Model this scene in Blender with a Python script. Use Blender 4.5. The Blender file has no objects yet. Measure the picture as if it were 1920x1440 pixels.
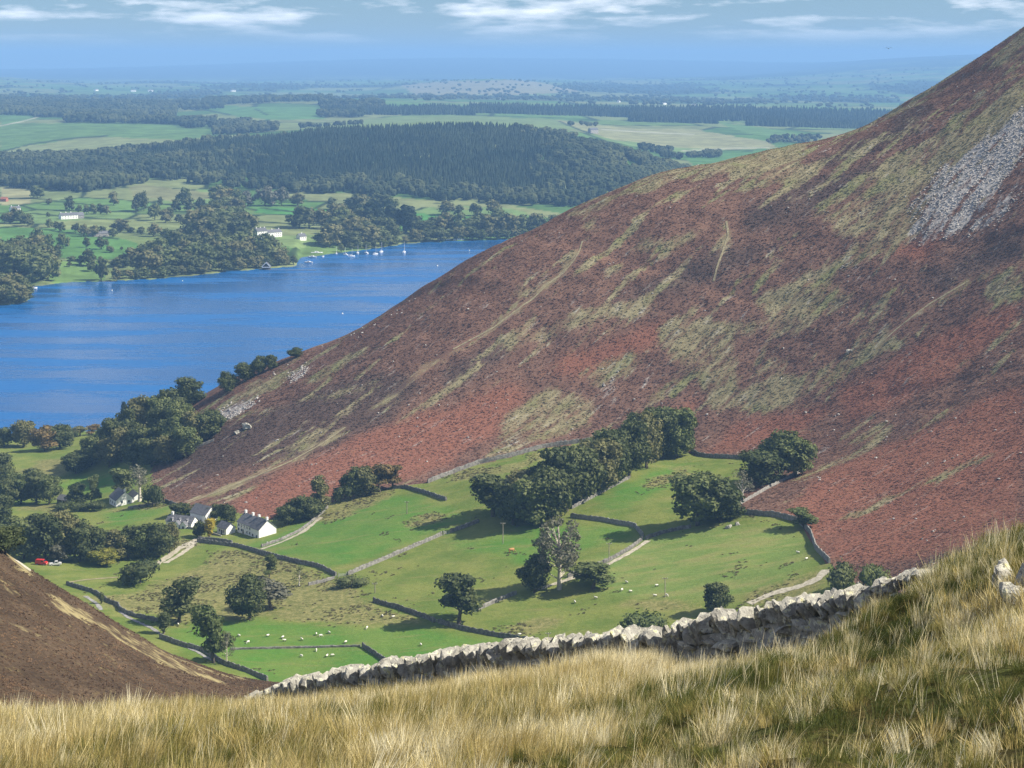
import bpy, bmesh, math, random
import numpy as np
from mathutils import Vector, Matrix, Euler
from mathutils.bvhtree import BVHTree

random.seed(7)
RNG = np.random.default_rng(11)
SC = bpy.context.scene
COL = SC.collection
R = math.radians

# ------------------------------------------------------------------ camera
# level camera with lens shift: u = 960 + F*x/y, v = 110 + F*(250-z)/y (1920x1440 px)
F = 3583.0
EYE = 250.0
cam_d = bpy.data.cameras.new('camera')
cam = bpy.data.objects.new('camera', cam_d)
COL.objects.link(cam)
cam.location = (0, 0, EYE)
cam.rotation_euler = (R(90), 0, 0)
cam_d.sensor_width = 36
cam_d.lens = F / 1920 * 36
cam_d.shift_y = -(720 - 110) / 1920
cam_d.clip_start = 0.5
cam_d.clip_end = 120000
SC.camera = cam

# ------------------------------------------------------------------ sun and sky
SUN_EL, SUN_AZ = R(42), R(97)
world = bpy.data.worlds.new('World')
SC.world = world
world.use_nodes = True
wn, wl = world.node_tree.nodes, world.node_tree.links
wn.clear()
sky = wn.new('ShaderNodeTexSky')
sky.sky_type = 'NISHITA'
sky.sun_disc = False
sky.sun_elevation = SUN_EL
sky.sun_rotation = SUN_AZ
sky.altitude = 300
sky.air_density = 1.0
sky.dust_density = 0.0
sky.ozone_density = 4.0
wbg = wn.new('ShaderNodeBackground')
wbg.inputs[1].default_value = 0.052
wout = wn.new('ShaderNodeOutputWorld')
# clouds: a layer pattern over the whole sky, flattened towards the horizon
tc = wn.new('ShaderNodeTexCoord')
sep = wn.new('ShaderNodeSeparateXYZ')
wl.new(tc.outputs['Generated'], sep.inputs[0])
zz = wn.new('ShaderNodeMath'); zz.operation = 'MAXIMUM'; zz.inputs[1].default_value = 0.0
wl.new(sep.outputs[2], zz.inputs[0])
zp = wn.new('ShaderNodeMath'); zp.operation = 'POWER'; zp.inputs[1].default_value = 0.6
wl.new(zz.outputs[0], zp.inputs[0])
at2 = wn.new('ShaderNodeMath'); at2.operation = 'ARCTAN2'
wl.new(sep.outputs[0], at2.inputs[0]); wl.new(sep.outputs[1], at2.inputs[1])
cmb = wn.new('ShaderNodeCombineXYZ')
wl.new(at2.outputs[0], cmb.inputs[0]); wl.new(zp.outputs[0], cmb.inputs[1])
cmap = wn.new('ShaderNodeMapping')
cmap.inputs['Location'].default_value = (3.40, 0.60, 2.0)
cmap.inputs['Scale'].default_value = (13.0, 26.0, 1.0)
wl.new(cmb.outputs[0], cmap.inputs[0])
cn = wn.new('ShaderNodeTexNoise')
cn.inputs['Scale'].default_value = 1.0
cn.inputs['Detail'].default_value = 7
cn.inputs['Roughness'].default_value = 0.56
wl.new(cmap.outputs[0], cn.inputs['Vector'])
cr = wn.new('ShaderNodeValToRGB')
cr.color_ramp.elements[0].position = 0.49
cr.color_ramp.elements[1].position = 0.64
wl.new(cn.outputs['Fac'], cr.inputs[0])
czr = wn.new('ShaderNodeMapRange')
czr.inputs['From Min'].default_value = 0.006
czr.inputs['From Max'].default_value = 0.024
wl.new(zz.outputs[0], czr.inputs['Value'])
cmul = wn.new('ShaderNodeMath'); cmul.operation = 'MULTIPLY'
wl.new(cr.outputs[0], cmul.inputs[0]); wl.new(czr.outputs[0], cmul.inputs[1])
cm2 = wn.new('ShaderNodeMath'); cm2.operation = 'MULTIPLY'; cm2.inputs[1].default_value = 0.9
wl.new(cmul.outputs[0], cm2.inputs[0])
cmix = wn.new('ShaderNodeMix'); cmix.data_type = 'RGBA'
wl.new(cm2.outputs[0], cmix.inputs['Factor'])
stint = wn.new('ShaderNodeMix'); stint.data_type = 'RGBA'; stint.blend_type = 'MULTIPLY'
stint.inputs['Factor'].default_value = 1.0
wl.new(sky.outputs[0], stint.inputs['A']); stint.inputs['B'].default_value = (0.62, 0.78, 1.0, 1)
wl.new(stint.outputs['Result'], cmix.inputs['A'])
cmix.inputs['B'].default_value = (17.0, 17.0, 17.2, 1)
wl.new(cmix.outputs['Result'], wbg.inputs[0])
wl.new(wbg.outputs[0], wout.inputs[0])

sun_d = bpy.data.lights.new('sun', 'SUN')
sun_d.energy = 5.0
sun_d.angle = R(0.53)
sun_d.color = (1.0, 0.93, 0.80)
sun = bpy.data.objects.new('sun', sun_d)
COL.objects.link(sun)
SUNV = Vector((math.sin(SUN_AZ) * math.cos(SUN_EL), math.cos(SUN_AZ) * math.cos(SUN_EL), math.sin(SUN_EL)))
sun.rotation_euler = SUNV.to_track_quat('Z', 'Y').to_euler()
sun.location = (200, 100, 400)

SC.view_settings.view_transform = 'Standard'
SC.view_settings.look = 'None'
SC.view_settings.exposure = 0.86
SC.view_settings.gamma = 1.0
SC.view_settings.use_curve_mapping = False
DENOISE = True
SC.render.engine = 'CYCLES'
SC.cycles.use_denoising = DENOISE
SC.cycles.denoising_prefilter = 'NONE'
SC.cycles.max_bounces = 4
SC.cycles.diffuse_bounces = 2
SC.cycles.glossy_bounces = 2
SC.cycles.transparent_max_bounces = 4
SC.cycles.volume_bounces = 0
SC.cycles.sample_clamp_indirect = 4.0

# ------------------------------------------------------------------ helpers
def tag(o, label=None, cat=None, group=None, kind=None):
    if label: o['label'] = label
    if cat: o['category'] = cat
    if group: o['group'] = group
    if kind: o['kind'] = kind
    return o

def link(o, parent=None):
    COL.objects.link(o)
    if parent is not None: o.parent = parent
    return o

def empty(name, loc=(0, 0, 0), rz=0.0):
    o = bpy.data.objects.new(name, None)
    o.location = loc
    o.rotation_euler = (0, 0, rz)
    o.empty_display_size = 0.2
    return link(o)

def mesh_np(name, V, Fc, mat=None, smooth=False, attrs=None):
    """V (n,3), Fc (m,k) integer array or list of faces"""
    me = bpy.data.meshes.new(name)
    V = np.asarray(V, np.float32)
    if isinstance(Fc, np.ndarray):
        m, k = Fc.shape
        me.vertices.add(len(V)); me.vertices.foreach_set('co', V.ravel())
        me.loops.add(m * k); me.loops.foreach_set('vertex_index', Fc.astype(np.int32).ravel())
        me.polygons.add(m)
        me.polygons.foreach_set('loop_start', np.arange(0, m * k, k, dtype=np.int32))
        me.polygons.foreach_set('loop_total', np.full(m, k, np.int32))
    else:
        me.from_pydata([tuple(map(float, v)) for v in V], [], Fc)
    me.update(calc_edges=True)
    if smooth: me.polygons.foreach_set('use_smooth', np.ones(len(me.polygons), bool))
    for an, (typ, dom, data) in (attrs or {}).items():
        a = me.attributes.new(an, typ, dom)
        key = {'FLOAT': 'value', 'INT': 'value', 'FLOAT_VECTOR': 'vector', 'FLOAT_COLOR': 'color'}[typ]
        a.data.foreach_set(key, np.ascontiguousarray(data, dtype=np.int32 if typ == 'INT' else np.float32).ravel())
    if mat is not None: me.materials.append(mat)
    return me

def obj(name, me, parent=None):
    return link(bpy.data.objects.new(name, me), parent)

class MB:
    """collects simple solids into one mesh"""
    def __init__(s): s.v = []; s.f = []; s.m = []
    def add(s, vs, fs, mi=0):
        b = len(s.v); s.v += [tuple(v) for v in vs]; s.f += [tuple(i + b for i in f) for f in fs]; s.m += [mi] * len(fs)
    def box(s, x0, x1, y0, y1, z0, z1, mi=0):
        s.add([(x0,y0,z0),(x1,y0,z0),(x1,y1,z0),(x0,y1,z0),(x0,y0,z1),(x1,y0,z1),(x1,y1,z1),(x0,y1,z1)],
              [(3,2,1,0),(4,5,6,7),(0,1,5,4),(1,2,6,5),(2,3,7,6),(3,0,4,7)], mi)
    def tube(s, pts, rads, n=6, mi=0, cap=True):
        rings = []
        for i, p in enumerate(pts):
            p = Vector(p)
            d = (Vector(pts[min(i+1, len(pts)-1)]) - Vector(pts[max(i-1, 0)])).normalized()
            a = d.orthogonal().normalized(); b = d.cross(a)
            rings.append([p + (a * math.cos(t) + b * math.sin(t)) * rads[i] for t in [2*math.pi*k/n for k in range(n)]])
        vs = [v for r in rings for v in r]; fs = []
        for i in range(len(pts)-1):
            for k in range(n):
                fs.append((i*n+k, i*n+(k+1) % n, (i+1)*n+(k+1) % n, (i+1)*n+k))
        if cap:
            fs.append(tuple(range(n))[::-1]); fs.append(tuple(range((len(pts)-1)*n, len(pts)*n)))
        s.add(vs, fs, mi)
    def blob(s, c, r, mi=0, seg=7, ring=5, jit=0.0, rnd=random):
        vs = [(c[0], c[1], c[2]-r[2])]
        for i in range(1, ring):
            ph = math.pi*i/ring
            for k in range(seg):
                th = 2*math.pi*k/seg
                j = 1 + rnd.uniform(-jit, jit)
                vs.append((c[0]+r[0]*math.sin(ph)*math.cos(th)*j, c[1]+r[1]*math.sin(ph)*math.sin(th)*j, c[2]-r[2]*math.cos(ph)*j))
        vs.append((c[0], c[1], c[2]+r[2])); n = len(vs)-1; fs = []
        for k in range(seg): fs.append((0, 1+(k+1) % seg, 1+k))
        for i in range(ring-2):
            for k in range(seg):
                a = 1+i*seg; fs.append((a+k, a+(k+1) % seg, a+seg+(k+1) % seg, a+seg+k))
        a = 1+(ring-2)*seg
        for k in range(seg): fs.append((a+k, a+(k+1) % seg, n))
        s.add(vs, fs, mi)
    def mesh(s, name, mats, smooth=False):
        me = bpy.data.meshes.new(name)
        me.from_pydata(s.v, [], s.f)
        for m in (mats if isinstance(mats, (list, tuple)) else [mats]): me.materials.append(m)
        me.polygons.foreach_set('material_index', np.array(s.m, np.int32))
        if smooth: me.polygons.foreach_set('use_smooth', np.ones(len(s.f), bool))
        me.update()
        return me
    def build(s, name, mats, parent=None, smooth=False):
        return obj(name, s.mesh(name, mats, smooth), parent)

# ---- numpy noise
def _hash(ix, iy, seed):
    h = (ix.astype(np.int64) * 374761393 + iy.astype(np.int64) * 668265263 + seed * 974711) & 0xFFFFFFFF
    h = ((h ^ (h >> 13)) * 1274126177) & 0xFFFFFFFF
    h = (h ^ (h >> 16)) & 0xFFFFFFFF
    return h / 4294967295.0
def vnoise(x, y, seed=0):
    ix, iy = np.floor(x), np.floor(y)
    fx, fy = x - ix, y - iy
    fx = fx*fx*fx*(fx*(fx*6-15)+10); fy = fy*fy*fy*(fy*(fy*6-15)+10)
    a = _hash(ix, iy, seed); b = _hash(ix+1, iy, seed); c = _hash(ix, iy+1, seed); d = _hash(ix+1, iy+1, seed)
    return (a*(1-fx)+b*fx)*(1-fy)+(c*(1-fx)+d*fx)*fy
def fbm(x, y, seed=0, octv=4, gain=0.5):
    s = 0; a = 1; t = 0
    for i in range(octv):
        s = s + a*vnoise(x*2**i+17.3*i, y*2**i-9.1*i, seed+i*31); t += a; a *= gain
    return s/t
def sstep(a, b, x):
    t = np.clip((x-a)/(b-a), 0, 1); return t*t*(3-2*t)

# ---- smooth interpolation of scattered heights
class TPS:
    def __init__(s, P, z, lam=0.0):
        s.P = np.asarray(P, float); n = len(s.P)
        K = s.k(s.P) + lam*np.eye(n)
        Q = np.c_[np.ones(n), s.P]
        A = np.zeros((n+3, n+3)); A[:n, :n] = K; A[:n, n:] = Q; A[n:, :n] = Q.T
        sol = np.linalg.solve(A, np.r_[np.asarray(z, float), 0, 0, 0])
        s.w, s.c = sol[:n], sol[n:]
    def k(s, X):
        d2 = ((X[:, None, :]-s.P[None])**2).sum(-1)
        return 0.5*d2*np.log(d2+1e-9)
    def __call__(s, x, y):
        sh = np.shape(x); X = np.c_[np.ravel(x), np.ravel(y)]
        out = np.empty(len(X))
        for i in range(0, len(X), 40000):
            c = X[i:i+40000]
            out[i:i+40000] = s.k(c) @ s.w + s.c[0] + c @ s.c[1:]
        return out.reshape(sh)

def px(u, v, y): return ((u-960)/F*y, y, EYE-(v-110)/F*y)
def proj(x, y, z): return 960+F*x/y, 110+F*(EYE-z)/y
def in_poly(u, v, poly):
    poly = np.asarray(poly, float); c = np.zeros(np.shape(u), bool); j = len(poly)-1
    for i in range(len(poly)):
        (xi, yi), (xj, yj) = poly[i], poly[j]
        t = ((yi > v) != (yj > v))
        with np.errstate(divide='ignore', invalid='ignore'):
            c ^= t & (u < (xj-xi)*(v-yi)/((yj-yi) if yj != yi else 1e-9)+xi)
        j = i
    return c
def d_line(u, v, line):
    d = np.full(np.shape(u), 1e9)
    for (a, b), (c, e) in zip(line[:-1], line[1:]):
        dx, dy = c-a, e-b; L = dx*dx+dy*dy
        t = np.clip(((u-a)*dx+(v-b)*dy)/L, 0, 1)
        d = np.minimum(d, np.hypot(u-a-t*dx, v-b-t*dy))
    return d

# ---- node material helpers
class NT:
    def __init__(s, name):
        s.mat = bpy.data.materials.new(name); s.mat.use_nodes = True
        s.n, s.l = s.mat.node_tree.nodes, s.mat.node_tree.links
        s.n.clear(); s.out = s.n.new('ShaderNodeOutputMaterial')
    def node(s, t, **kw):
        n = s.n.new(t)
        for k, v in kw.items(): setattr(n, k, v)
        return n
    def inp(s, sock, v):
        if isinstance(v, bpy.types.NodeSocket): s.l.new(v, sock)
        elif v is not None:
            if isinstance(v, tuple) and len(v) == 3 and sock.type == 'RGBA': v = v+(1,)
            sock.default_value = v
    def noise(s, scale, detail=4, rough=0.55, vec=None, dist=0.0):
        n = s.node('ShaderNodeTexNoise'); n.inputs['Scale'].default_value = scale
        n.inputs['Detail'].default_value = detail; n.inputs['Roughness'].default_value = rough
        n.inputs['Distortion'].default_value = dist
        if vec is not None: s.l.new(vec, n.inputs['Vector'])
        return n.outputs['Fac']
    def pos(s): return s.node('ShaderNodeNewGeometry').outputs['Position']
    def objc(s): return s.node('ShaderNodeTexCoord').outputs['Object']
    def mapping(s, vec, scale=(1,1,1), rot=(0,0,0), loc=(0,0,0)):
        m = s.node('ShaderNodeMapping'); s.l.new(vec, m.inputs[0])
        m.inputs['Scale'].default_value = scale; m.inputs['Rotation'].default_value = rot; m.inputs['Location'].default_value = loc
        return m.outputs[0]
    def math(s, op, a, b=None, c=None, clamp=False):
        m = s.node('ShaderNodeMath', operation=op, use_clamp=clamp)
        for i, x in enumerate((a, b, c)):
            if x is not None: s.inp(m.inputs[i], x)
        return m.outputs[0]
    def rng(s, v, a, b, c=0.0, d=1.0, smooth=True):
        m = s.node('ShaderNodeMapRange', interpolation_type='SMOOTHSTEP' if smooth else 'LINEAR')
        s.inp(m.inputs['Value'], v)
        for k, x in zip(('From Min', 'From Max', 'To Min', 'To Max'), (a, b, c, d)): m.inputs[k].default_value = x
        return m.outputs[0]
    def mix(s, f, a, b, mode='MIX'):
        m = s.node('ShaderNodeMix', data_type='RGBA', blend_type=mode)
        s.inp(m.inputs['Factor'], f); s.inp(m.inputs['A'], a); s.inp(m.inputs['B'], b)
        return m.outputs['Result']
    def attr(s, name, kind='GEOMETRY'):
        n = s.node('ShaderNodeAttribute', attribute_name=name, attribute_type=kind); return n
    def bump(s, h, strength=0.5, dist=0.1):
        b = s.node('ShaderNodeBump'); b.inputs['Strength'].default_value = strength; b.inputs['Distance'].default_value = dist
        s.l.new(h, b.inputs['Height']); return b.outputs[0]
    def bsdf(s, color, rough=0.8, spec=0.2, normal=None, **kw):
        b = s.node('ShaderNodeBsdfPrincipled')
        s.inp(b.inputs['Base Color'], color); s.inp(b.inputs['Roughness'], rough)
        b.inputs['Specular IOR Level'].default_value = spec
        if normal is not None: s.l.new(normal, b.inputs['Normal'])
        for k, v in kw.items(): s.inp(b.inputs[k], v)
        s.l.new(b.outputs[0], s.out.inputs['Surface'])
        return s.mat

def flat_mat(name, c, rough=0.7, var=0.15, scale=3.0, spec=0.2):
    t = NT(name)
    n = t.noise(scale, 4, 0.6, t.objc())
    f = t.rng(n, 0.3, 0.7, 1-var, 1+var)
    cc = t.mix(1.0, c, t.node('ShaderNodeCombineColor').outputs[0], 'MULTIPLY') if False else None
    m = t.node('ShaderNodeVectorMath', operation='SCALE'); m.inputs[0].default_value = c; t.l.new(f, m.inputs['Scale'])
    return t.bsdf(m.outputs[0], rough, spec)

def var_mat(name, c1, c2, rough=0.8, spec=0.15, scale=1.0, bump=0.0, bscale=5.0, transl=0.0):
    """two-tone noisy colour, each object shifted a little"""
    t = NT(name)
    n = t.noise(scale, 4, 0.6, t.objc())
    rnd = t.node('ShaderNodeObjectInfo').outputs['Random']
    f = t.math('ADD', t.rng(n, 0.3, 0.7), t.math('MULTIPLY_ADD', rnd, 0.7, -0.35), clamp=True)
    col = t.mix(f, c1, c2)
    nb = t.bump(t.noise(bscale, 5, 0.6, t.objc()), bump, 0.05) if bump else None
    return t.bsdf(col, rough, spec, nb)

# ---- scatter: points with per-point rotation, size, variant and tint, instanced by geometry nodes
def scatter(name, P, rot, scl, idx, tint, protos):
    pc = bpy.data.collections.new(name+'_pieces')
    for i, me in enumerate(protos):
        pc.objects.link(bpy.data.objects.new('%s_piece_%02d' % (name, i), me))
    n = len(P)
    scl = np.asarray(scl, np.float32)
    if scl.ndim == 1: scl = np.repeat(scl[:, None], 3, 1)
    me = mesh_np(name, P, np.zeros((0, 3), int), None, False, {
        'rot': ('FLOAT_VECTOR', 'POINT', rot), 'scl': ('FLOAT_VECTOR', 'POINT', scl),
        'idx': ('INT', 'POINT', idx), 'tint': ('FLOAT', 'POINT', tint)})
    o = obj(name, me)
    g = bpy.data.node_groups.new(name, 'GeometryNodeTree')
    g.interface.new_socket('Geometry', in_out='INPUT', socket_type='NodeSocketGeometry')
    g.interface.new_socket('Geometry', in_out='OUTPUT', socket_type='NodeSocketGeometry')
    gi, go = g.nodes.new('NodeGroupInput'), g.nodes.new('NodeGroupOutput')
    ci = g.nodes.new('GeometryNodeCollectionInfo'); ci.inputs[0].default_value = pc
    ci.inputs['Separate Children'].default_value = True; ci.inputs['Reset Children'].default_value = True
    ip = g.nodes.new('GeometryNodeInstanceOnPoints'); ip.inputs['Pick Instance'].default_value = True
    m2p = g.nodes.new('GeometryNodeMeshToPoints')
    def na(nm, ty):
        a = g.nodes.new('GeometryNodeInputNamedAttribute'); a.data_type = ty; a.inputs[0].default_value = nm
        return [s for s in a.outputs if s.enabled and s.name == 'Attribute'][0]
    L = g.links.new
    L(gi.outputs[0], m2p.inputs[0]); L(m2p.outputs[0], ip.inputs['Points'])
    L(ci.outputs[0], ip.inputs['Instance']); L(na('idx', 'INT'), ip.inputs['Instance Index'])
    e2r = g.nodes.new('FunctionNodeEulerToRotation'); L(na('rot', 'FLOAT_VECTOR'), e2r.inputs[0])
    L(e2r.outputs[0], ip.inputs['Rotation']); L(na('scl', 'FLOAT_VECTOR'), ip.inputs['Scale'])
    L(ip.outputs[0], go.inputs[0])
    md = o.modifiers.new('scatter', 'NODES'); md.node_group = g
    return o

# ================================================================== TERRAIN
# ---- valley, fell and left spur
RIDGE = [(1920,45),(1860,92),(1800,128),(1740,163),(1690,193),(1640,223),(1580,256),(1500,267),(1430,283),(1340,303),
         (1250,322),(1150,362),(1060,403),(1000,430),(940,460),(880,488),(820,530),(740,575),(660,625),(600,655),
         (540,676),(470,706),(400,742),(350,772),(300,808),(250,838)]
ridge_y = lambda u: np.interp(u, [250,400,660,940,1250,1580,1920,2300], [1095,1110,1112,1125,1160,1195,1235,1250])
C = []
for (u, v) in RIDGE:
    y = float(ridge_y(u)); x, _, z = px(u, v+2, y)
    C.append((x, y, z)); C.append((x*1.06, y+70, z-14 if u > 500 else z-8)); C.append((x*1.15, y+260, max(z-120, -6)))
for (u, v, y) in [(2200,-60,1240),(2350,300,930),(2250,700,760),(2150,900,680),(2100,1000,610),
        (330,948,955),(450,962,925),(600,940,925),(740,910,940),(850,888,946),(960,858,957),(1100,828,966),(1200,835,950),(1290,850,930),
        (1420,862,895),(1400,950,800),(1450,935,805),(1490,965,780),(1530,1010,745),(1560,1052,708),(1650,1072,680),(1750,1060,652),(1900,1010,630),
        (430,1290,450),(250,1290,360),(0,1290,300),(-300,1290,270),
        (0,1030,430),(60,1075,436),(125,1112,446),(190,1150,458),(250,1182,470),(310,1217,485),(380,1252,503),(450,1277,522),(510,1290,540),
        (-200,900,420),(120,1200,400)]:
    C.append(px(u, v, y))
for (u, v, z) in [(490,990,30),(900,980,46),(650,1080,38),(500,1130,36),(330,1170,36),(600,1210,38),(400,1230,38.5),(540,1285,40),
        (750,1240,40.5),(1000,1180,43),(1000,1080,47),(1200,1000,53),(1250,930,58),(1400,1000,60),(1500,1060,62),(1350,1140,52),(1150,870,58),
        (1600,1140,62),(1100,1240,46),(1400,1240,56),(200,960,20),(30,960,16),(60,900,12),(170,905,13),(60,1000,22),(230,1070,28),
        (330,1020,28),(100,1050,28),(150,1100,31.5),(200,1150,35),(0,870,10),(150,832,6),(30,830,4),(900,900,48.5),(700,1000,40),(780,1120,41),
        (-200,960,18),(-200,850,8),(-200,1050,30)]:
    C.append(px(u, v, (EYE-z)*F/(v-110)))
C += [(-120,545,86),(-160,640,48),(-62,585,58),(-210,600,62),(-230,500,120),(60,480,78),(0,470,84),(140,520,84),(220,500,96),
      (0,300,135),(-60,340,124),(120,300,150),(300,300,165),(300,430,120),(-220,330,165),(-330,430,190),(-330,700,60),(-330,900,24),
      (-360,1100,8),(-330,1350,-6),(-100,1350,-5),(60,1450,-6),(-420,1600,-8),(450,1600,-8),(600,1350,120),(620,1050,330),(600,800,260),(560,600,190)]
C = np.array(C)
mid_tps = TPS(C[:, :2]/100.0, C[:, 2], 0.02)
def mid_h(x, y):
    z = mid_tps(np.asarray(x)/100.0, np.asarray(y)/100.0)
    steep = sstep(55, 110, z)
    z = z + (fbm(x/45, y/45, 3, 4)-0.5)*(1.8+2.4*steep) + (fbm(x/14, y/14, 9, 3)-0.5)*(0.6+0.7*steep)
    # shallow gullies down the fell
    g = fbm((x*0.62+y*0.78)/26.0, (x*0.78-y*0.62)/190.0, 21, 4)
    return z - steep*1.6*sstep(0.5, 0.72, g)

X0, X1, Y0, Y1, DX, DY = -400.0, 520.0, 236.0, 1560.0, 2.0, 2.5
gx = np.arange(X0, X1+.1, DX); gy = np.arange(Y0, Y1+.1, DY)
MX, MY = np.meshgrid(gx, gy)
MZ = mid_h(MX, MY)
NXg, NYg = len(gx), len(gy)
MU, MV = proj(MX, MY, MZ)
def mid_z(x, y):
    i = np.clip((np.asarray(x)-X0)/DX, 0, NXg-1.001); j = np.clip((np.asarray(y)-Y0)/DY, 0, NYg-1.001)
    i0, j0 = i.astype(int), j.astype(int); a, b = i-i0, j-j0
    return (MZ[j0,i0]*(1-a)+MZ[j0,i0+1]*a)*(1-b)+(MZ[j0+1,i0]*(1-a)+MZ[j0+1,i0+1]*a)*b

# ---- far side of the lake
SHORE = [(-900,552),(-60,545),(0,540),(60,537),(110,531),(180,528),(260,525),(340,520),(440,508),(500,504),(545,500),(557,497),(562,482),
         (600,479),(640,474),(700,467),(760,457),(800,454),(940,450),(1050,448),(2600,440)]
shore_w = lambda u: np.interp(u, [p[0] for p in SHORE], [p[1] for p in SHORE])
FC = [(0,470,2350),(250,470,2400),(0,400,2850),(250,400,2880),(500,430,2640),(700,430,2700),(900,420,2780),(1030,405,2880),(-500,450,2500),
      (0,350,3350),(150,362,3170),(300,345,3300),(500,355,3240),(700,370,3140),(900,380,3070),(1040,392,2980),(1150,385,3020),(1300,380,3060),
      (0,300,3950),(200,290,4000),(400,272,4000),(600,253,4000),(750,246,4000),(850,243,4000),(1000,254,3950),(1100,274,3850),(1180,294,3750),(1260,325,3600),(1400,332,3580),
      (100,286,4250),(0,290,4300),(400,262,4500),(200,232,5200),(0,240,5100),(380,240,5050),(500,216,5800),(600,232,5300),(700,228,5300),(900,226,5350),(1100,240,5150),
      (1250,290,4300),(1300,268,4700),(1400,292,4300),(1450,270,4700),(1600,244,5400),(700,216,5900),(1000,217,6000),(1300,226,5900),(1600,238,5900),
      (100,216,6000),(300,216,6200),(100,192,7500),(600,187,7500),(900,197,7000),(1300,207,6800),(1600,212,6900),(-500,240,5200),(-500,190,7500),
      (200,178,10500),(700,180,10500),(1200,182,10500),(1500,181,11000),(1750,178,11500),(500,160,14000),(900,150,13000),(820,156,13000),(740,164,13000),(1020,157,13000),(1100,166,13000),
      (1500,151,16500),(1350,172,12500),(1450,166,13500),(1560,162,13500),(1720,158,13500),(1300,160,15000),
      (100,152,17000),(0,146,17000),(200,158,17000),(300,153,17000),(420,158,17000),(600,152,18000),(-500,148,17000),
      (100,147,22000),(500,147,22000),(900,146,22000),(1300,144,22000),
      (900,109,38000),(700,111,38000),(500,117,38000),(300,124,38000),(1100,110,38000),(1300,113,38000),(1500,117,38000),(0,130,38000),(-500,128,38000),(2000,110,38000),
      (1560,120,27000),(1640,112,27000),(1750,106,27000),(1850,102,27000),(2100,98,27000),(1450,134,26000),(1300,141,26000),
      (900,120,46000),(0,135,46000),(1900,120,46000),(2300,300,4200),(2300,240,6000),(2300,180,11000),(2300,400,3000)]
FC = np.array(FC, float)
FZ = EYE-(FC[:, 1]-110)/F*FC[:, 2]
lg = lambda y: np.log(y)*1100.0
far_tps = TPS(np.c_[FC[:, 0], lg(FC[:, 2])]/300.0, FZ, 0.002)
def far_h(x, y):
    u = 960+F*x/y; w = 110+F*EYE/y
    z = far_tps(u/300.0, lg(y)/300.0)
    z = z + (fbm(x/500, y/500, 5, 4)-0.5)*np.clip(y/3500, 0.6, 5)*4.5 + (fbm(x/120, y/120, 6, 3)-0.5)*2.0
    sh = shore_w(u)+(fbm(u/14, u*0, 2, 3)-0.5)*4
    k = sh-w
    land = 0.8+np.maximum(z-0.8, 0.6)*sstep(0, 26, k)
    z = np.where(k > 0, np.minimum(land, np.maximum(k*0.8, 0.2)+land*sstep(0, 10, k)), -2.5)
    isl = 1-np.hypot((u+14)/72, (w-558)/15)
    return np.where(isl > 0, np.maximum(z, 4.5*np.sqrt(np.clip(isl, 0, 1))), z)
fu = np.arange(-420, 2260, 5.0)
yy = EYE*F/(np.r_[np.arange(585, 300, -1.5), np.arange(300, 215, -1.0), np.arange(215, 130, -0.8)]-110.0)
yy = np.r_[yy[yy < 43000], 45000]
FU, FYg = np.meshgrid(fu, yy)
FX = (FU-960)/F*FYg
FZg = far_h(FX, FYg)
def grid_faces(nx, ny):
    i = np.arange(nx-1)[None]+np.arange(ny-1)[:, None]*nx
    return np.stack([i, i+1, i+1+nx, i+nx], -1).reshape(-1, 4)
_, FV = proj(FX, FYg, FZg)

# ---- near slope the photograph is taken from
def wall_y(u):
    k = (u-960)/F
    s = (k*53+7.1)/(14.5+19*k)
    return 53-19*s
WTOP = [(450,1312),(480,1302),(520,1286),(600,1264),(700,1245),(800,1228),(880,1214),(960,1203),(1100,1190),(1170,1179),(1240,1177),(1280,1168),
        (1330,1148),(1400,1142),(1480,1121),(1560,1110),(1620,1100),(1660,1084),(1700,1072),(1745,1066)]
wtop_v = lambda u: np.interp(u, [p[0] for p in WTOP], [p[1] for p in WTOP])
G = []
for u in (450,520,620,720,820,920,1020,1120,1220,1320,1420,1520,1600,1670,1745):
    y = float(wall_y(u)); x, _, z = px(u, float(wtop_v(u)), y)
    hgt = float(np.interp(u, [450,520,700,1250,1330,1600,1670,1745], [.45,.8,1.0,1.0,1.45,1.3,.55,.35]))
    vb = 110+F*(EYE-(z-hgt))/y
    if u < 1640: G.append(px(u, vb+10, y-4)); G.append(px(u, vb+32, y-9))
    G.append((x, y, z-hgt)); G.append((x*1.05+.5, y+4, z-hgt-1.9)); G.append((x*1.2+1, y+22, z-hgt-13))
for (u, v, y) in [(0,1450,22),(480,1445,20.5),(960,1445,19),(1440,1445,16.5),(1920,1445,14),(2200,1440,12.5),(-250,1450,23),
        (0,1376,34),(120,1370,36),(250,1358,38),(380,1345,43),(-250,1384,33),(700,1370,28),(960,1350,29),(1200,1320,28),(1400,1290,26),(1700,1240,22.5),(1800,1150,26),(1650,1180,30),
        (1850,1050,31),(1920,1015,30.5),(2050,960,29),(1780,1085,33),(0,1700,13),(960,1720,11.5),(1920,1720,9)]:
    G.append(px(u, v, y))
G += [(-10,46,231.5),(-14,48,231),(-5,60,226.5),(-16,62,221),(-18,80,208),(-4,85,209),(12,85,217),(20,60,231),(12,46,236.6),(16,44,238.5),(11,36,239.6),(22,38,243),
      (0,0,248.3),(-10,0,247),(10,0,248.8),(-20,15,242),(25,15,248),(30,30,246),(35,80,225)]
G = np.array(G)
near_tps = TPS(G[:, :2]/5.0, G[:, 2], 0.01)
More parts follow.
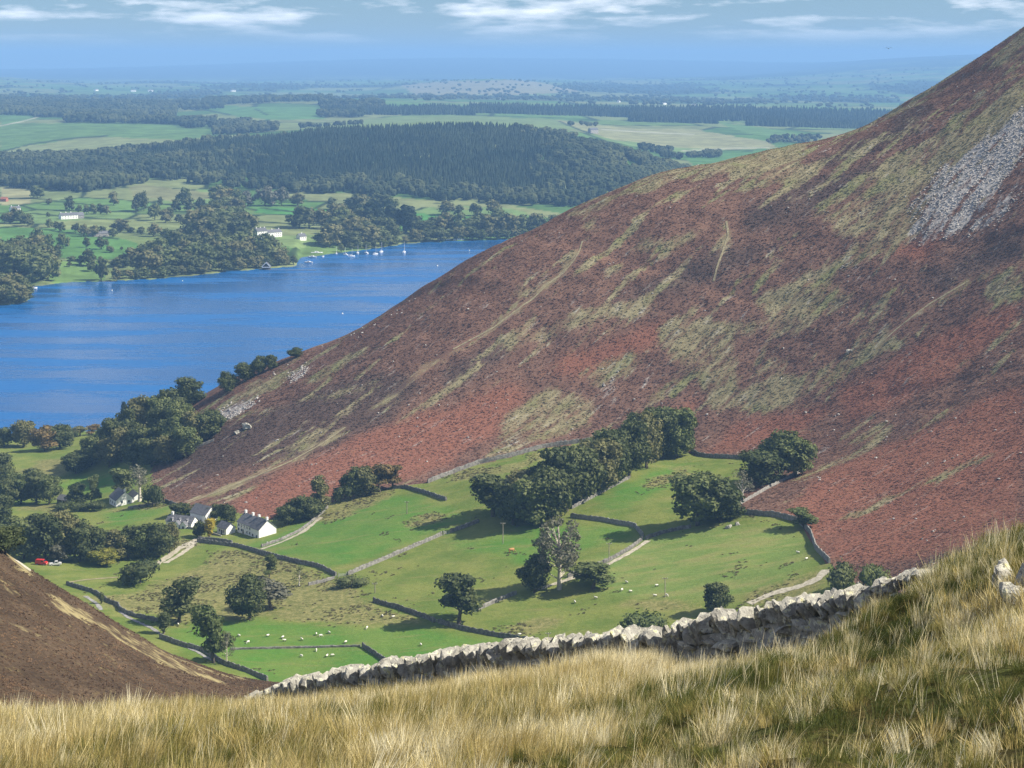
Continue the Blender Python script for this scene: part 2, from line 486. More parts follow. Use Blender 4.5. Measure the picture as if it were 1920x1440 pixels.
def near_h(x, y):
    x = np.asarray(x, float); y = np.asarray(y, float)
    z = near_tps(x/5.0, np.minimum(y, 85)/5.0)
    z = z - np.maximum(y-85, 0)*0.66
    right = sstep(-2, 6, x+(40-y)*0.12)
    tus = fbm(x/1.1, y/1.1, 41, 3)
    fade = sstep(70, 55, y)*sstep(3, 8, y)
    return z + fade*((tus-0.5)*(0.18+0.42*right) + (fbm(x/3.2, y/3.2, 44, 2)-0.5)*(0.28+0.15*right))
nx_ = np.arange(-34, 42.01, 0.25); ny_ = np.r_[np.arange(0.0, 62, 0.25), np.arange(62, 110, 1.5), np.arange(110, 262, 6)]
NX, NY = np.meshgrid(nx_, ny_)
widen = 1+np.maximum(NY-62, 0)/60
NXw = NX*widen
NZ = near_h(NXw/widen, NY)
def near_z(x, y): return near_h(x, y)

# ================================================================== GROUND SURFACES
sv = lambda c: tuple(c)
VV = np.c_[MX.ravel(), MY.ravel(), MZ.ravel()]
U_, V_, Y_ = MU.ravel(), MV.ravel(), MY.ravel()
X_ = MX.ravel()
# wobble the outlines of vegetation patches
wob = (fbm(X_/16, Y_/16, 61, 4)-0.5); wob2 = (fbm(X_/16, Y_/16, 77, 4)-0.5)
Uw, Vw = U_+wob*46, V_+wob2*30
hiddenf = Y_ > ridge_y(U_)+4
FELL = [(288,850),(286,905),(312,942),(345,950),(450,962),(520,975),(560,965),(610,945),(660,932),(735,912),(800,905),(850,886),(900,868),(960,855),(1020,838),
        (1110,826),(1200,790),(1290,845),(1310,855),(1340,858),(1412,861),(1412,905),(1370,952),(1365,964),(1400,963),(1460,968),(1500,980),(1520,1000),(1532,1030),(1558,1056),
        (1600,1085),(1700,1130),(2000,1200),(2800,1200),(2800,-600),(1900,-600),(1900,30),(1500,240),(1200,300),(900,420),(560,640),(380,720),(300,800)]
is_fell = in_poly(U_, V_, FELL) & (Y_ > 600) | (hiddenf & (U_ > 240))
spur_edge = lambda u: np.interp(u, [-400,0,60,125,190,250,310,380,450,510,2500], [850,1030,1075,1112,1150,1182,1217,1252,1277,1290,1400])
spur_y = lambda u: np.interp(u, [-400,0,125,250,380,510,700,2500], [425,432,448,472,505,545,560,600])
is_spur = (Y_ < spur_y(U_)+45) & ~is_fell

def pm(polys, soft=0.0):
    m = np.zeros(len(U_))
    for p in polys: m = np.maximum(m, in_poly(Uw, Vw, p).astype(float))
    return m
def sm(lines):
    m = np.zeros(len(U_))
    for l, w in lines: m = np.maximum(m, 1-sstep(w*0.45, w*1.1, d_line(Uw, Vw, l)))
    return m

# --- fell: pale grass, scree, dark heather/bilberry, red bracken
GRASS = [[(1250,320),(1330,300),(1430,282),(1500,266),(1540,268),(1500,300),(1520,318),(1440,350),(1380,360),(1400,325),(1330,330),(1220,345)],
         [(1060,402),(1150,362),(1250,324),(1240,345),(1130,385),(1080,415)],
         [(1220,600),(1320,590),(1390,610),(1380,660),(1400,720),(1470,700),(1520,720),(1500,770),(1400,780),(1330,770),(1300,700),(1230,650)],
         [(1330,620),(1420,590),(1480,570),(1430,610),(1370,640)],
         [(930,640),(1050,600),(1180,560),(1240,570),(1160,600),(1040,630),(950,660)],
         [(1100,590),(1240,560),(1220,590),(1110,605)],
         [(1740,300),(1840,230),(1920,170),(1920,205),(1830,270),(1760,310),(1650,370),(1560,410),(1570,390),(1660,340)],
         [(1550,405),(1700,330),(1790,290),(1780,320),(1700,360),(1730,420),(1700,470),(1620,500),(1560,490),(1640,440),(1550,440)],
         [(1400,560),(1560,490),(1640,480),(1560,520),(1620,560),(1500,620),(1440,640),(1450,590)],
         [(930,810),(1000,745),(1050,725),(1120,760),(1100,800),(1000,830),(960,850)],
         [(1080,700),(1180,655),(1210,660),(1180,700),(1120,730)],
         [(1580,830),(1660,790),(1670,810),(1600,835)],[(1390,780),(1480,740),(1560,700),(1700,620),(1690,640),(1560,720),(1480,770)],
         [(1180,465),(1260,440),(1330,420),(1320,440),(1230,490)],[(1130,500),(1180,480),(1170,500),(1140,515)],
         [(410,760),(470,720),(560,680),(520,720),(440,770)],[(1840,520),(1920,490),(1920,560),(1860,570)],
         [(1330,480),(1370,470),(1380,440),(1360,430)],[(1030,520),(1080,500),(1090,480),(1060,510)],[(950,545),(975,520),(985,545)],
         [(1850,120),(1920,60),(1920,95),(1870,140)],[(1700,205),(1760,160),(1790,150),(1740,195)],
         [(560,720),(640,670),(700,640),(690,660),(600,720)]]
GLINES = [([(925,615),(1000,560),(1050,515),(1085,470),(1100,440),(1150,380)],7),([(1340,520),(1358,470),(1365,430),(1360,415)],7),
          ([(700,770),(745,735),(800,690),(860,650)],6),([(350,945),(450,905),(530,870),(640,800)],9),([(430,935),(480,915)],7),
          ([(420,790),(500,770),(600,745),(700,715)],6),([(1400,770),(1530,700),(1640,650),(1670,620)],13),([(1670,620),(1740,570),(1820,525),(1860,500)],6),
          ([(1590,970),(1640,950),(1730,905),(1860,850)],8),([(1750,900),(1830,860)],6),([(1500,900),(1560,870),(1660,820)],7),
          ([(1180,560),(1260,535),(1310,520)],5),([(640,780),(700,760),(760,745)],5),([(1780,700),(1860,650),(1920,610)],8),([(1430,690),(1470,670)],9),
          ([(1560,430),(1660,385),(1760,330),(1870,250)],8),([(1540,390),(1640,330),(1720,280),(1800,220),(1900,140)],9),
          ([(1600,250),(1660,222),(1700,205)],7),([(1480,340),(1560,300),(1640,270),(1720,225)],6),([(1640,350),(1720,300),(1800,245),(1880,190)],9),([(1680,300),(1760,245),(1840,180)],7),([(880,870),(1010,800),(1110,750)],9),([(1120,690),(1250,640)],9)]
SCREE = [[(1690,430),(1720,385),(1760,345),(1810,295),(1870,245),(1925,200),(1960,200),(1960,300),(1880,330),(1830,390),(1790,420),(1750,440),(1720,445)],
         [(1790,425),(1850,380),(1920,335),(1920,362),(1860,410),(1810,440)],
         [(1560,490),(1600,465),(1610,470),(1580,500)],[(1610,520),(1640,505),(1640,515),(1620,530)],[(1690,515),(1720,500),(1715,515)],
         [(1125,725),(1150,690),(1200,660),(1205,675),(1160,700),(1135,730)],[(985,775),(1005,755),(1010,775),(995,785)],[(935,835),(975,805),(985,810),(950,845)],
         [(540,700),(580,685),(570,705),(545,712)],[(410,770),(470,750),(475,765),(425,795)],[(360,860),(390,845),(380,862)],[(1195,700),(1215,690),(1210,705)]]
DARK = [[(430,800),(560,740),(690,700),(800,720),(740,790),(620,840),(450,880),(330,900),(300,870),(380,820)],
        [(1390,400),(1500,340),(1640,300),(1700,300),(1600,360),(1480,420),(1400,430)],[(1150,560),(1330,470),(1480,440),(1420,480),(1300,540)],
        [(820,700),(900,650),(960,640),(930,690),(850,730)],[(1720,520),(1920,420),(1920,470),(1760,540)],[(1500,330),(1560,290),(1640,250),(1740,180),(1760,200),(1640,290)]]
RED = [[(420,960),(500,900),(650,830),(820,770),(960,720),(1000,740),(920,820),(800,890),(640,930),(520,975)],
       [(1000,700),(1180,620),(1240,600),(1230,650),(1100,700)],[(1120,850),(1210,790),(1290,740),(1300,790),(1240,800)],
       [(1470,960),(1560,880),(1760,790),(1920,720),(1920,1000),(1700,1060),(1560,1050)],[(1560,740),(1700,660),(1920,560),(1920,620),(1760,720),(1600,790)],
       [(1290,860),(1400,790),(1560,760),(1480,830)],[(1640,480),(1760,440),(1740,480)]]
mg = np.maximum(pm(GRASS), sm(GLINES)); ms = pm(SCREE); md_ = pm(DARK); mr = pm(RED)
# soften on the grid
def blur(m, n=1):
    a = m.reshape(NYg, NXg)
    for _ in range(n):
        p = np.pad(a, 1, mode='edge')
        a = (p[:-2,1:-1]+p[2:,1:-1]+p[1:-1,:-2]+p[1:-1,2:]+2*p[1:-1,1:-1])/6
    return a.ravel()
mg, ms, md_, mr = blur(mg, 3), blur(ms, 9), blur(md_, 5), blur(mr, 4)
# streaks of thin grass all over the fell, running down the slope
streak = fbm((X_*0.80+Y_*0.60)/46.0, (X_*0.60-Y_*0.80)/9.0, 91, 5, 0.6)
mg = np.clip(mg+0.95*sstep(0.60, 0.72, streak)*(1-0.8*mr), 0, 1)
st2 = fbm((X_*0.80+Y_*0.60)/22.0, (X_*0.60-Y_*0.80)/6.0, 97, 4, 0.6)
mg = mg*(0.62+0.55*sstep(0.40, 0.60, st2))
up = sstep(150, 215, MZ.ravel())
mg = np.clip(mg+up*0.9*sstep(0.54, 0.64, streak), 0, 1)
ms = np.clip(ms*(0.30+0.85*sstep(0.40, 0.58, fbm((X_*0.80+Y_*0.60)/30.0, (X_*0.60-Y_*0.80)/7.0, 93, 4))), 0, 1)
streak_ang = math.atan2(0.60, 0.80)

t = NT('fell_vegetation')
P = t.pos()
rotp = t.mapping(P, (1, 1, 1), (0, 0, -streak_ang))
st = t.mapping(rotp, (0.045, 0.30, 0.12))
a = t.attr('cover'); sepc = t.node('ShaderNodeSeparateColor'); t.l.new(a.outputs['Color'], sepc.inputs[0])
aR, aG, aB = sepc.outputs[0], sepc.outputs[1], sepc.outputs[2]
red = t.attr('red').outputs['Fac']
n_str = t.noise(1.0, 8, 0.65, st)
n_med = t.noise(0.10, 6, 0.65, P)
n_fin = t.noise(0.7, 6, 0.75, P)
brk = t.mix(t.rng(n_med, 0.35, 0.65), (0.160, 0.092, 0.066), (0.235, 0.138, 0.096))
brk = t.mix(red, brk, (0.270, 0.122, 0.080))
brk = t.mix(t.math('MULTIPLY', aB, 0.85), brk, (0.105, 0.074, 0.060))
brk = t.mix(t.rng(n_fin, 0.42, 0.62, 0.0, 0.75), t.mix(1.0, brk, (0.74, 0.72, 0.72), 'MULTIPLY'), brk)
grs = t.mix(t.rng(n_str, 0.35, 0.65), (0.185, 0.160, 0.086), (0.29, 0.25, 0.142))
grs = t.mix(t.rng(t.noise(0.035, 3, 0.6, P), 0.5, 0.62, 0, 0.75), grs, (0.185, 0.190, 0.078))
fg = t.rng(t.math('ADD', aR, t.math('ADD', t.math('MULTIPLY_ADD', n_str, 1.9, -0.95), t.math('MULTIPLY_ADD', n_fin, 0.7, -0.35))), 0.22, 1.05)
col = t.mix(fg, brk, grs)
rk = t.mix(t.rng(t.noise(0.7, 4, 0.7, P), 0.35, 0.65), (0.24, 0.222, 0.205), (0.46, 0.43, 0.395))
fs = t.rng(t.math('ADD', aG, t.math('MULTIPLY_ADD', n_str, 3.4, -1.7)), 0.25, 1.0)
col = t.mix(fs, col, rk)
hb = t.math('ADD', t.noise(0.55, 6, 0.72, P), t.math('MULTIPLY', n_str, 0.9))
M_FELL = t.bsdf(col, 0.95, 0.05, t.bump(hb, 0.45, 0.8))

# --- pasture in the valley
ROUGH = [[(130,1100),(200,1120),(330,1080),(420,1030),(520,1045),(600,1080),(640,1090),(700,1125),(760,1150),(820,1168),(760,1175),(640,1170),(560,1160),(320,1165),(230,1150)],
         [(560,975),(640,930),(700,915),(740,920),(700,945),(620,985)],[(750,975),(820,960),(850,975),(780,995)],
         [(910,1175),(960,1160),(1060,1160),(1060,1185),(980,1192)],[(1120,1128),(1290,1130),(1330,1142),(1200,1150)],
         [(1380,1120),(1480,1080),(1550,1060),(1550,1100),(1420,1160)],[(0,900),(60,880),(110,860),(150,872),(60,925)],
         [(20,960),(60,945),(120,945),(150,960),(90,965)],[(195,950),(300,935),(320,942),(220,965)],
         [(1170,925),(1290,865),(1320,870),(1240,915)],[(830,900),(1000,850),(1100,830),(1050,850),(900,900)],
         [(330,1000),(400,1015),(330,1040),(300,1020)],[(1380,960),(1440,950),(1400,975)]]
LUSH = [[(318,1170),(400,1165),(560,1168),(700,1180),(860,1188),(1000,1205),(900,1290),(560,1290),(480,1270),(430,1240),(330,1205)],
        [(450,1030),(560,985),(640,940),(740,925),(890,970),(780,1015),(650,1065),(560,1052)],[(1000,985),(1190,990),(1190,1010),(1000,1060),(840,1020)],
        [(1110,935),(1230,880),(1300,870),(1290,900),(1170,950)],[(180,960),(310,940),(330,955),(220,985)],[(100,905),(200,875),(255,880),(240,925),(150,925)]]
PALE = [[(1100,1060),(1200,1020),(1320,985),(1480,990),(1520,1010),(1510,1070),(1400,1120),(1250,1130),(1100,1100)]]
vr, vl, vp = blur(pm(ROUGH), 6), blur(pm(LUSH), 3), blur(pm(PALE), 4)
t = NT('pasture'); P = t.pos()
a = t.attr('cover'); sepc = t.node('ShaderNodeSeparateColor'); t.l.new(a.outputs['Color'], sepc.inputs[0])
aR, aG, aB = sepc.outputs
n1 = t.noise(0.05, 6, 0.65, P); n2 = t.noise(0.5, 6, 0.72, P); n3 = t.noise(0.16, 5, 0.6, t.mapping(P, (0.25, 1, 1), (0, 0, 0.2)))
g = t.mix(t.rng(n1, 0.35, 0.65), (0.138, 0.192, 0.040), (0.232, 0.250, 0.068))
g = t.mix(t.math('MULTIPLY', aG, t.rng(n1, 0.2, 0.6, 1.0, 0.55)), g, (0.095, 0.225, 0.036))
g = t.mix(aB, g, t.mix(t.rng(n3, 0.4, 0.62), (0.180, 0.250, 0.065), (0.255, 0.280, 0.090)))
g = t.mix(t.rng(n3, 0.52, 0.68, 0, 0.42), g, (0.27, 0.235, 0.095))
rgh = t.mix(t.rng(n2, 0.38, 0.6), (0.165, 0.170, 0.058), (0.285, 0.255, 0.105))
g = t.mix(t.rng(t.math('ADD', aR, t.math('ADD', t.math('MULTIPLY_ADD', n2, 1.2, -0.6), t.math('MULTIPLY_ADD', n1, 1.6, -0.8))), 0.25, 1.0), g, rgh)
g = t.mix(t.rng(n2, 0.5, 0.62, 0.0, 0.35), t.mix(1.0, g, (0.72, 0.75, 0.70), 'MULTIPLY'), g)
M_PAST = t.bsdf(g, 0.95, 0.05, t.bump(t.math('ADD', n2, n1), 0.6, 0.6))

# --- brown spur
SGR = [[(310,1215),(380,1252),(440,1275),(360,1260),(250,1215),(170,1170),(120,1130),(180,1150),(250,1185)],[(180,1165),(260,1195),(285,1225),(215,1200)]]
SLN = [([(100,1120),(170,1160),(240,1210),(300,1240),(370,1262),(450,1275)],5),([(20,1170),(70,1195),(125,1225)],4),([(0,1035),(30,1055),(50,1072)],9),([(10,1090),(45,1115)],4),([(0,1160),(30,1175)],4)]
sg = blur(np.maximum(0.45*pm(SGR), 0.78*sm(SLN)), 1)
t = NT('spur_bracken'); P = t.pos()
a = t.attr('cover').outputs['Fac']
n1 = t.noise(0.06, 5, 0.6, P); n2 = t.noise(1.1, 6, 0.72, P); n3 = t.noise(0.25, 5, 0.6, P)
b = t.mix(t.rng(n1, 0.35, 0.65), (0.072, 0.049, 0.030), (0.120, 0.082, 0.050))
b = t.mix(t.rng(n2, 0.40, 0.62), t.mix(1.0, b, (0.6, 0.6, 0.6), 'MULTIPLY'), b)
b = t.mix(t.rng(n3, 0.58, 0.72, 0, 0.5), b, (0.15, 0.115, 0.05))
b = t.mix(t.rng(t.math('ADD', a, t.math('MULTIPLY_ADD', n3, 2.6, -1.3)), 0.30, 0.9), b, t.mix(n2, (0.22, 0.18, 0.08), (0.38, 0.32, 0.17)))
M_SPUR = t.bsdf(b, 0.95, 0.05, t.bump(n2, 0.9, 0.5))

# --- cut the sheet into the three pieces of ground
allf = grid_faces(NXg, NYg)
def cut(name, vmask, mat, attrs, kind='structure'):
    fm = vmask[allf].sum(1) >= 2 if name != 'pasture' else vmask[allf].sum(1) >= 3
    f = allf[fm]; ids, inv = np.unique(f.ravel(), return_inverse=True)
    at_ = {k: (ty, 'POINT', d[ids]) for k, (ty, d) in attrs.items()}
    o = obj(name, mesh_np(name, VV[ids], inv.reshape(-1, 4), mat, True, at_))
    return tag(o, kind=kind)
one = np.ones(len(U_))
kcol = lambda r, g, b: np.stack([r, g, b, one], 1)
GROUND_FELL = cut('fell_hill', is_fell, M_FELL, {'cover': ('FLOAT_COLOR', kcol(mg, ms, md_)), 'red': ('FLOAT', mr)})
GROUND_PAST = cut('pasture', ~is_fell & ~is_spur, M_PAST, {'cover': ('FLOAT_COLOR', kcol(vr, vl, vp))})
GROUND_SPUR = cut('spur_hill', is_spur, M_SPUR, {'cover': ('FLOAT', sg)})

# --- far country: patchwork of fields
def worley(x, y, seed):
    ix, iy = np.floor(x), np.floor(y); d1 = np.full(x.shape, 9.); d2 = np.full(x.shape, 9.); cid = np.zeros(x.shape)
    for a in (-1, 0, 1):
        for b in (-1, 0, 1):
            cx, cy = ix+a, iy+b
            h1, h2, h3 = _hash(cx, cy, seed), _hash(cx, cy, seed+5), _hash(cx, cy, seed+9)
            d = np.hypot(cx+0.15+0.7*h1-x, cy+0.15+0.7*h2-y)
            n = d < d1
            d2 = np.where(n, d1, np.minimum(d2, d)); cid = np.where(n, h3, cid); d1 = np.where(n, d, d1)
    return d1, d2, cid
fx, fy, fz = FX.ravel(), FYg.ravel(), FZg.ravel()
Uf, Vf = FU.ravel(), FV.ravel()
sc_ = np.clip(fy/26.0, 105, 520)
lev = np.round(np.log2(sc_/105)*1.0)
csz = 105*2**lev
d1, d2, cid = worley(fx/csz*0.75+3.3*lev, fy/(csz*1.7)+1.7*lev, 5)
pal = np.array([(0.105,0.185,0.050),(0.135,0.215,0.065),(0.165,0.225,0.080),(0.225,0.235,0.100),(0.20,0.225,0.09),(0.09,0.155,0.045),(0.14,0.20,0.06),(0.20,0.21,0.09)])
fc = pal[(cid*7.99).astype(int)]
hedge = sstep(0.075, 0.035, d2-d1)[:, None]*sstep(1700, 2600, fy)[:, None]
fc = fc*(1-hedge)+np.array((0.035,0.05,0.022))*hedge
woodn = sstep(0.55, 0.60, fbm(fx/900+5, fy/1500, 33, 4))*sstep(7200, 9500, fy)
fc = fc*(1-woodn[:, None])+np.array((0.03,0.045,0.022))*woodn[:, None]
moor = sstep(19000, 25000, fy)[:, None]
fc = fc*(1-moor)+np.array((0.035,0.042,0.032))*moor
FPOLY = [([(0,232),(200,229),(390,236),(420,258),(330,262),(180,258),(0,285)],(0.125,0.195,0.062)),
         ([(0,285),(60,272),(180,256),(330,262),(460,252),(380,275),(220,286),(100,290),(0,300)],(0.235,0.245,0.105)),
         ([(640,228),(760,218),(900,217),(1060,225),(1140,235),(1060,245),(900,235),(760,240),(660,240)],(0.185,0.225,0.085)),
         ([(1040,225),(1180,240),(1300,243),(1440,265),(1460,278),(1350,280),(1240,275),(1150,262),(1080,240)],(0.29,0.265,0.135)),
         ([(1340,228),(1400,235),(1540,258),(1480,262),(1400,250)],(0.13,0.21,0.07)),([(1280,290),(1440,280),(1440,300),(1300,310)],(0.10,0.19,0.055)),
         ([(330,195),(480,200),(620,200),(610,222),(520,225),(420,215)],(0.115,0.205,0.068)),([(1200,285),(1260,300),(1280,312),(1240,312)],(0.13,0.20,0.06)),
         ([(0,350),(60,352),(58,380),(0,385)],(0.33,0.29,0.15)),([(240,350),(270,345),(330,355),(400,360),(400,372),(330,378),(250,368)],(0.22,0.205,0.10)),
         ([(100,415),(280,408),(350,420),(340,428),(240,430),(120,428)],(0.23,0.245,0.10)),([(210,440),(330,448),(370,458),(270,470),(220,460)],(0.19,0.225,0.08)),
         ([(480,390),(700,392),(940,412),(900,420),(640,408),(480,400)],(0.085,0.215,0.055)),([(80,490),(185,490),(200,527),(100,532)],(0.16,0.235,0.07)),
         ([(0,425),(140,430),(220,445),(330,480),(150,490),(60,470),(0,470)],(0.105,0.20,0.055)),([(540,350),(620,360),(760,372),(930,382),(1060,400),(1060,412),(900,395),(740,388),(540,372)],(0.225,0.225,0.10)),
         ([(860,385),(960,392),(1000,405),(930,405)],(0.19,0.255,0.09)),([(520,440),(600,440),(570,465),(510,460)],(0.20,0.25,0.09)),([(0,205),(60,206),(60,225),(0,235)],(0.12,0.20,0.07)),
         ([(930,240),(985,246),(960,258),(930,255)],(0.20,0.09,0.06)),([(750,160),(830,152),(980,150),(1040,160),(1090,172),(960,178),(780,178)],(0.30,0.25,0.15))]
jx, jy = (fbm(fx/60, fy/60, 15, 3)-0.5)*9, (fbm(fx/60, fy/60, 16, 3)-0.5)*4
for poly, c in FPOLY:
    m = in_poly(Uf+jx, Vf+jy, poly)[:, None]
    fc = np.where(m, np.array(c), fc)
HEDGES = [[(0,373),(60,371),(110,378),(170,384)],[(0,427),(40,424)],[(60,400),(110,405),(220,412),(280,408)],[(70,428),(120,436),(220,448)],[(0,285),(60,270),(120,261),(200,255)],
          [(210,286),(300,283)],[(490,390),(560,398),(600,405)],[(240,435),(340,446),(370,455)],[(480,415),(550,420)],[(380,205),(430,215)],[(480,205),(500,215)],[(1050,228),(1090,245),(1110,250)]]
for l in HEDGES:
    m = (1-sstep(0.7, 1.7, d_line(Uf+jx*.3, Vf, l)))[:, None]
    fc = fc*(1-m)+np.array((0.03,0.042,0.02))*m
TRK = [[(0,236),(40,228),(70,220)],[(1280,283),(1340,279),(1440,277)],[(1130,243),(1250,250),(1300,252)]]
for l in TRK:
    m = (1-sstep(0.5, 1.5, d_line(Uf, Vf, l)))[:, None]
    fc = fc*(1-m)+np.array((0.42,0.38,0.28))*m
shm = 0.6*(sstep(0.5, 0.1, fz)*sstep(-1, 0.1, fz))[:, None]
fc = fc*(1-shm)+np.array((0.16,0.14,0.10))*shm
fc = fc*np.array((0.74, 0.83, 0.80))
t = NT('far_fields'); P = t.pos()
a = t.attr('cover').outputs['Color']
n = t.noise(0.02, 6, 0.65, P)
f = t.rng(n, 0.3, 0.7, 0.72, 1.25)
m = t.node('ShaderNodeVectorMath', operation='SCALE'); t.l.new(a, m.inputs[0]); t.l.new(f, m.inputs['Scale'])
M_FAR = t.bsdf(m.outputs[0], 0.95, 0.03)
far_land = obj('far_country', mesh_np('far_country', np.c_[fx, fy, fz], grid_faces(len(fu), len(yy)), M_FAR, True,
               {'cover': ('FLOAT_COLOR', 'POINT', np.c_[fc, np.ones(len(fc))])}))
tag(far_land, kind='structure')

# --- lake
t = NT('lake_water'); P = t.pos()
ripple = t.noise(0.16, 5, 0.7, t.mapping(P, (0.55, 1.0, 1)))
wind = t.noise(1.0, 5, 0.6, t.mapping(P, (0.0032, 0.0125, 1), (0, 0, 0.18)), 0.4)
wind2 = t.noise(1.0, 5, 0.65, t.mapping(P, (0.012, 0.045, 1), (0, 0, -0.1)), 0.3)
w = t.rng(t.math('ADD', t.math('MULTIPLY', wind, 0.65), t.math('MULTIPLY', wind2, 0.35)), 0.42, 0.60)
colw = t.mix(w, (0.002, 0.058, 0.190), (0.005, 0.102, 0.305))
bmp = t.node('ShaderNodeBump'); bmp.inputs['Distance'].default_value = 0.8
t.l.new(ripple, bmp.inputs['Height']); t.l.new(t.rng(w, 0, 1, 0.25, 0.8), bmp.inputs['Strength'])
M_LAKE = t.bsdf(colw, t.rng(w, 0, 1, 0.15, 0.35), 0.13, bmp.outputs[0])
mb = MB(); mb.add([(-1700,980,0),(1900,980,0),(1900,2950,0),(-1700,2950,0)], [(0,1,2,3)])
lake = tag(mb.build('lake', M_LAKE), kind='structure')

# --- near slope
t = NT('near_turf'); P = t.pos()
n1 = t.noise(1.3, 5, 0.65, P); n2 = t.noise(9, 5, 0.7, P)
b = t.mix(t.rng(n1, 0.4, 0.6), (0.105, 0.085, 0.030), (0.075, 0.085, 0.024))
b = t.mix(t.rng(n2, 0.4, 0.65), t.mix(1.0, b, (0.45, 0.45, 0.45), 'MULTIPLY'), b)
M_NEAR = t.bsdf(b, 0.95, 0.05, t.bump(n2, 0.8, 0.08))
near = tag(obj('grass_slope', mesh_np('grass_slope', np.c_[NXw.ravel(), NY.ravel(), NZ.ravel()], grid_faces(len(nx_), len(ny_)), M_NEAR, True)), kind='structure')

# --- what a line of sight meets first
def bvh_of(Vn, Fn): return BVHTree.FromPolygons([tuple(v) for v in Vn.tolist()], Fn.tolist())
_vis = (MV < 1480) & (MV > -50) & (MU > -160) & (MU < 2080)
_fm = _vis.ravel()[allf].any(1)
BV_MID = bvh_of(VV, allf[_fm])
def at(u, v):
    """ground of the valley / fell / spur on the line of sight through (u, v)"""
    d = Vector(((u-960)/F, 1.0, -(v-110)/F)).normalized()
    h = BV_MID.ray_cast(Vector((0, 0, EYE)), d)
    if h[0] is None:
        y = 900.0; return Vector(px(u, v, y))
    return h[0]
def far_at(u, v):
    """ground beyond the lake on the line of sight through (u, v)"""
    y = np.geomspace(1850, 40000, 1500)
    x = (u-960)/F*y
    zl = EYE-(v-110)/F*y
    zt = far_h(x, y)
    k = np.nonzero((zl < np.maximum(zt, 0)))[0]
    k = k[0] if len(k) else len(y)-1
    return Vector((x[k], y[k], max(zt[k], 0.0)))

# ================================================================== TREES
def leaf_mat(name, c1, c2, spec=0.12):
    t = NT(name)
    rnd = t.node('ShaderNodeObjectInfo').outputs['Random']
    n = t.noise(0.33, 3, 0.6, t.objc())
    nf = t.noise(2.2, 2, 0.6, t.objc())
    f = t.math('ADD', t.math('MULTIPLY_ADD', t.rng(n, 0.35, 0.65), 0.6, t.math('MULTIPLY', nf, 0.3)), t.math('MULTIPLY_ADD', rnd, 0.5, -0.3), clamp=True)
    col = t.mix(f, c1, c2)
    b = t.node('ShaderNodeBsdfPrincipled'); t.l.new(col, b.inputs['Base Color'])
    b.inputs['Roughness'].default_value = 0.62; b.inputs['Specular IOR Level'].default_value = spec
    tr = t.node('ShaderNodeBsdfTranslucent'); t.l.new(t.mix(1.0, col, (1.1, 1.2, 0.5), 'MULTIPLY'), tr.inputs['Color'])
    mx = t.node('ShaderNodeMixShader'); mx.inputs[0].default_value = 0.22
    t.l.new(b.outputs[0], mx.inputs[1]); t.l.new(tr.outputs[0], mx.inputs[2]); t.l.new(mx.outputs[0], t.out.inputs['Surface'])
    return t.mat
L_DARK = leaf_mat('leaves_dark', (0.054, 0.070, 0.026), (0.128, 0.143, 0.054))
L_MID = leaf_mat('leaves_mid', (0.077, 0.102, 0.033), (0.173, 0.192, 0.072))
L_OLIVE = leaf_mat('leaves_olive', (0.105, 0.109, 0.044), (0.218, 0.202, 0.087))
L_RUST = leaf_mat('leaves_rust', (0.122, 0.096, 0.038), (0.256, 0.173, 0.070))
L_YEL = leaf_mat('leaves_yellow', (0.22, 0.18, 0.025), (0.42, 0.33, 0.04))
L_LIME = leaf_mat('leaves_yellow_green', (0.154, 0.166, 0.032), (0.307, 0.269, 0.051))
L_CON = leaf_mat('needles_dark', (0.020, 0.034, 0.019), (0.046, 0.064, 0.034))
L_GREY = leaf_mat('leaves_grey', (0.109, 0.109, 0.077), (0.192, 0.186, 0.134))
BARK = var_mat('bark', (0.075, 0.062, 0.048), (0.16, 0.135, 0.105), 0.9, 0.05, 1.5, 0.5, 6)
BARK_P = var_mat('pale_bark', (0.40, 0.36, 0.29), (0.60, 0.55, 0.46), 0.9, 0.05, 1.2, 0.4, 6)

def leaf_faces(rg, pts, nrm, size):
    """diamond leaf sprays at pts; returns V, F"""
    n = len(pts)
    a = np.cross(nrm, rg.normal(size=(n, 3))); a /= np.linalg.norm(a, axis=1)[:, None]+1e-9
    b = np.cross(nrm, a)
    s = (size*rg.uniform(0.6, 1.35, n))[:, None]
    asp = rg.uniform(0.55, 0.9, n)[:, None]
    k = nrm*s*rg.uniform(-0.25, 0.25, n)[:, None]
    V = np.stack([pts-a*s, pts-b*s*asp+k, pts+a*s, pts+b*s*asp-k*0.5], 1).reshape(-1, 3)
    return V, np.arange(4*n).reshape(-1, 4)

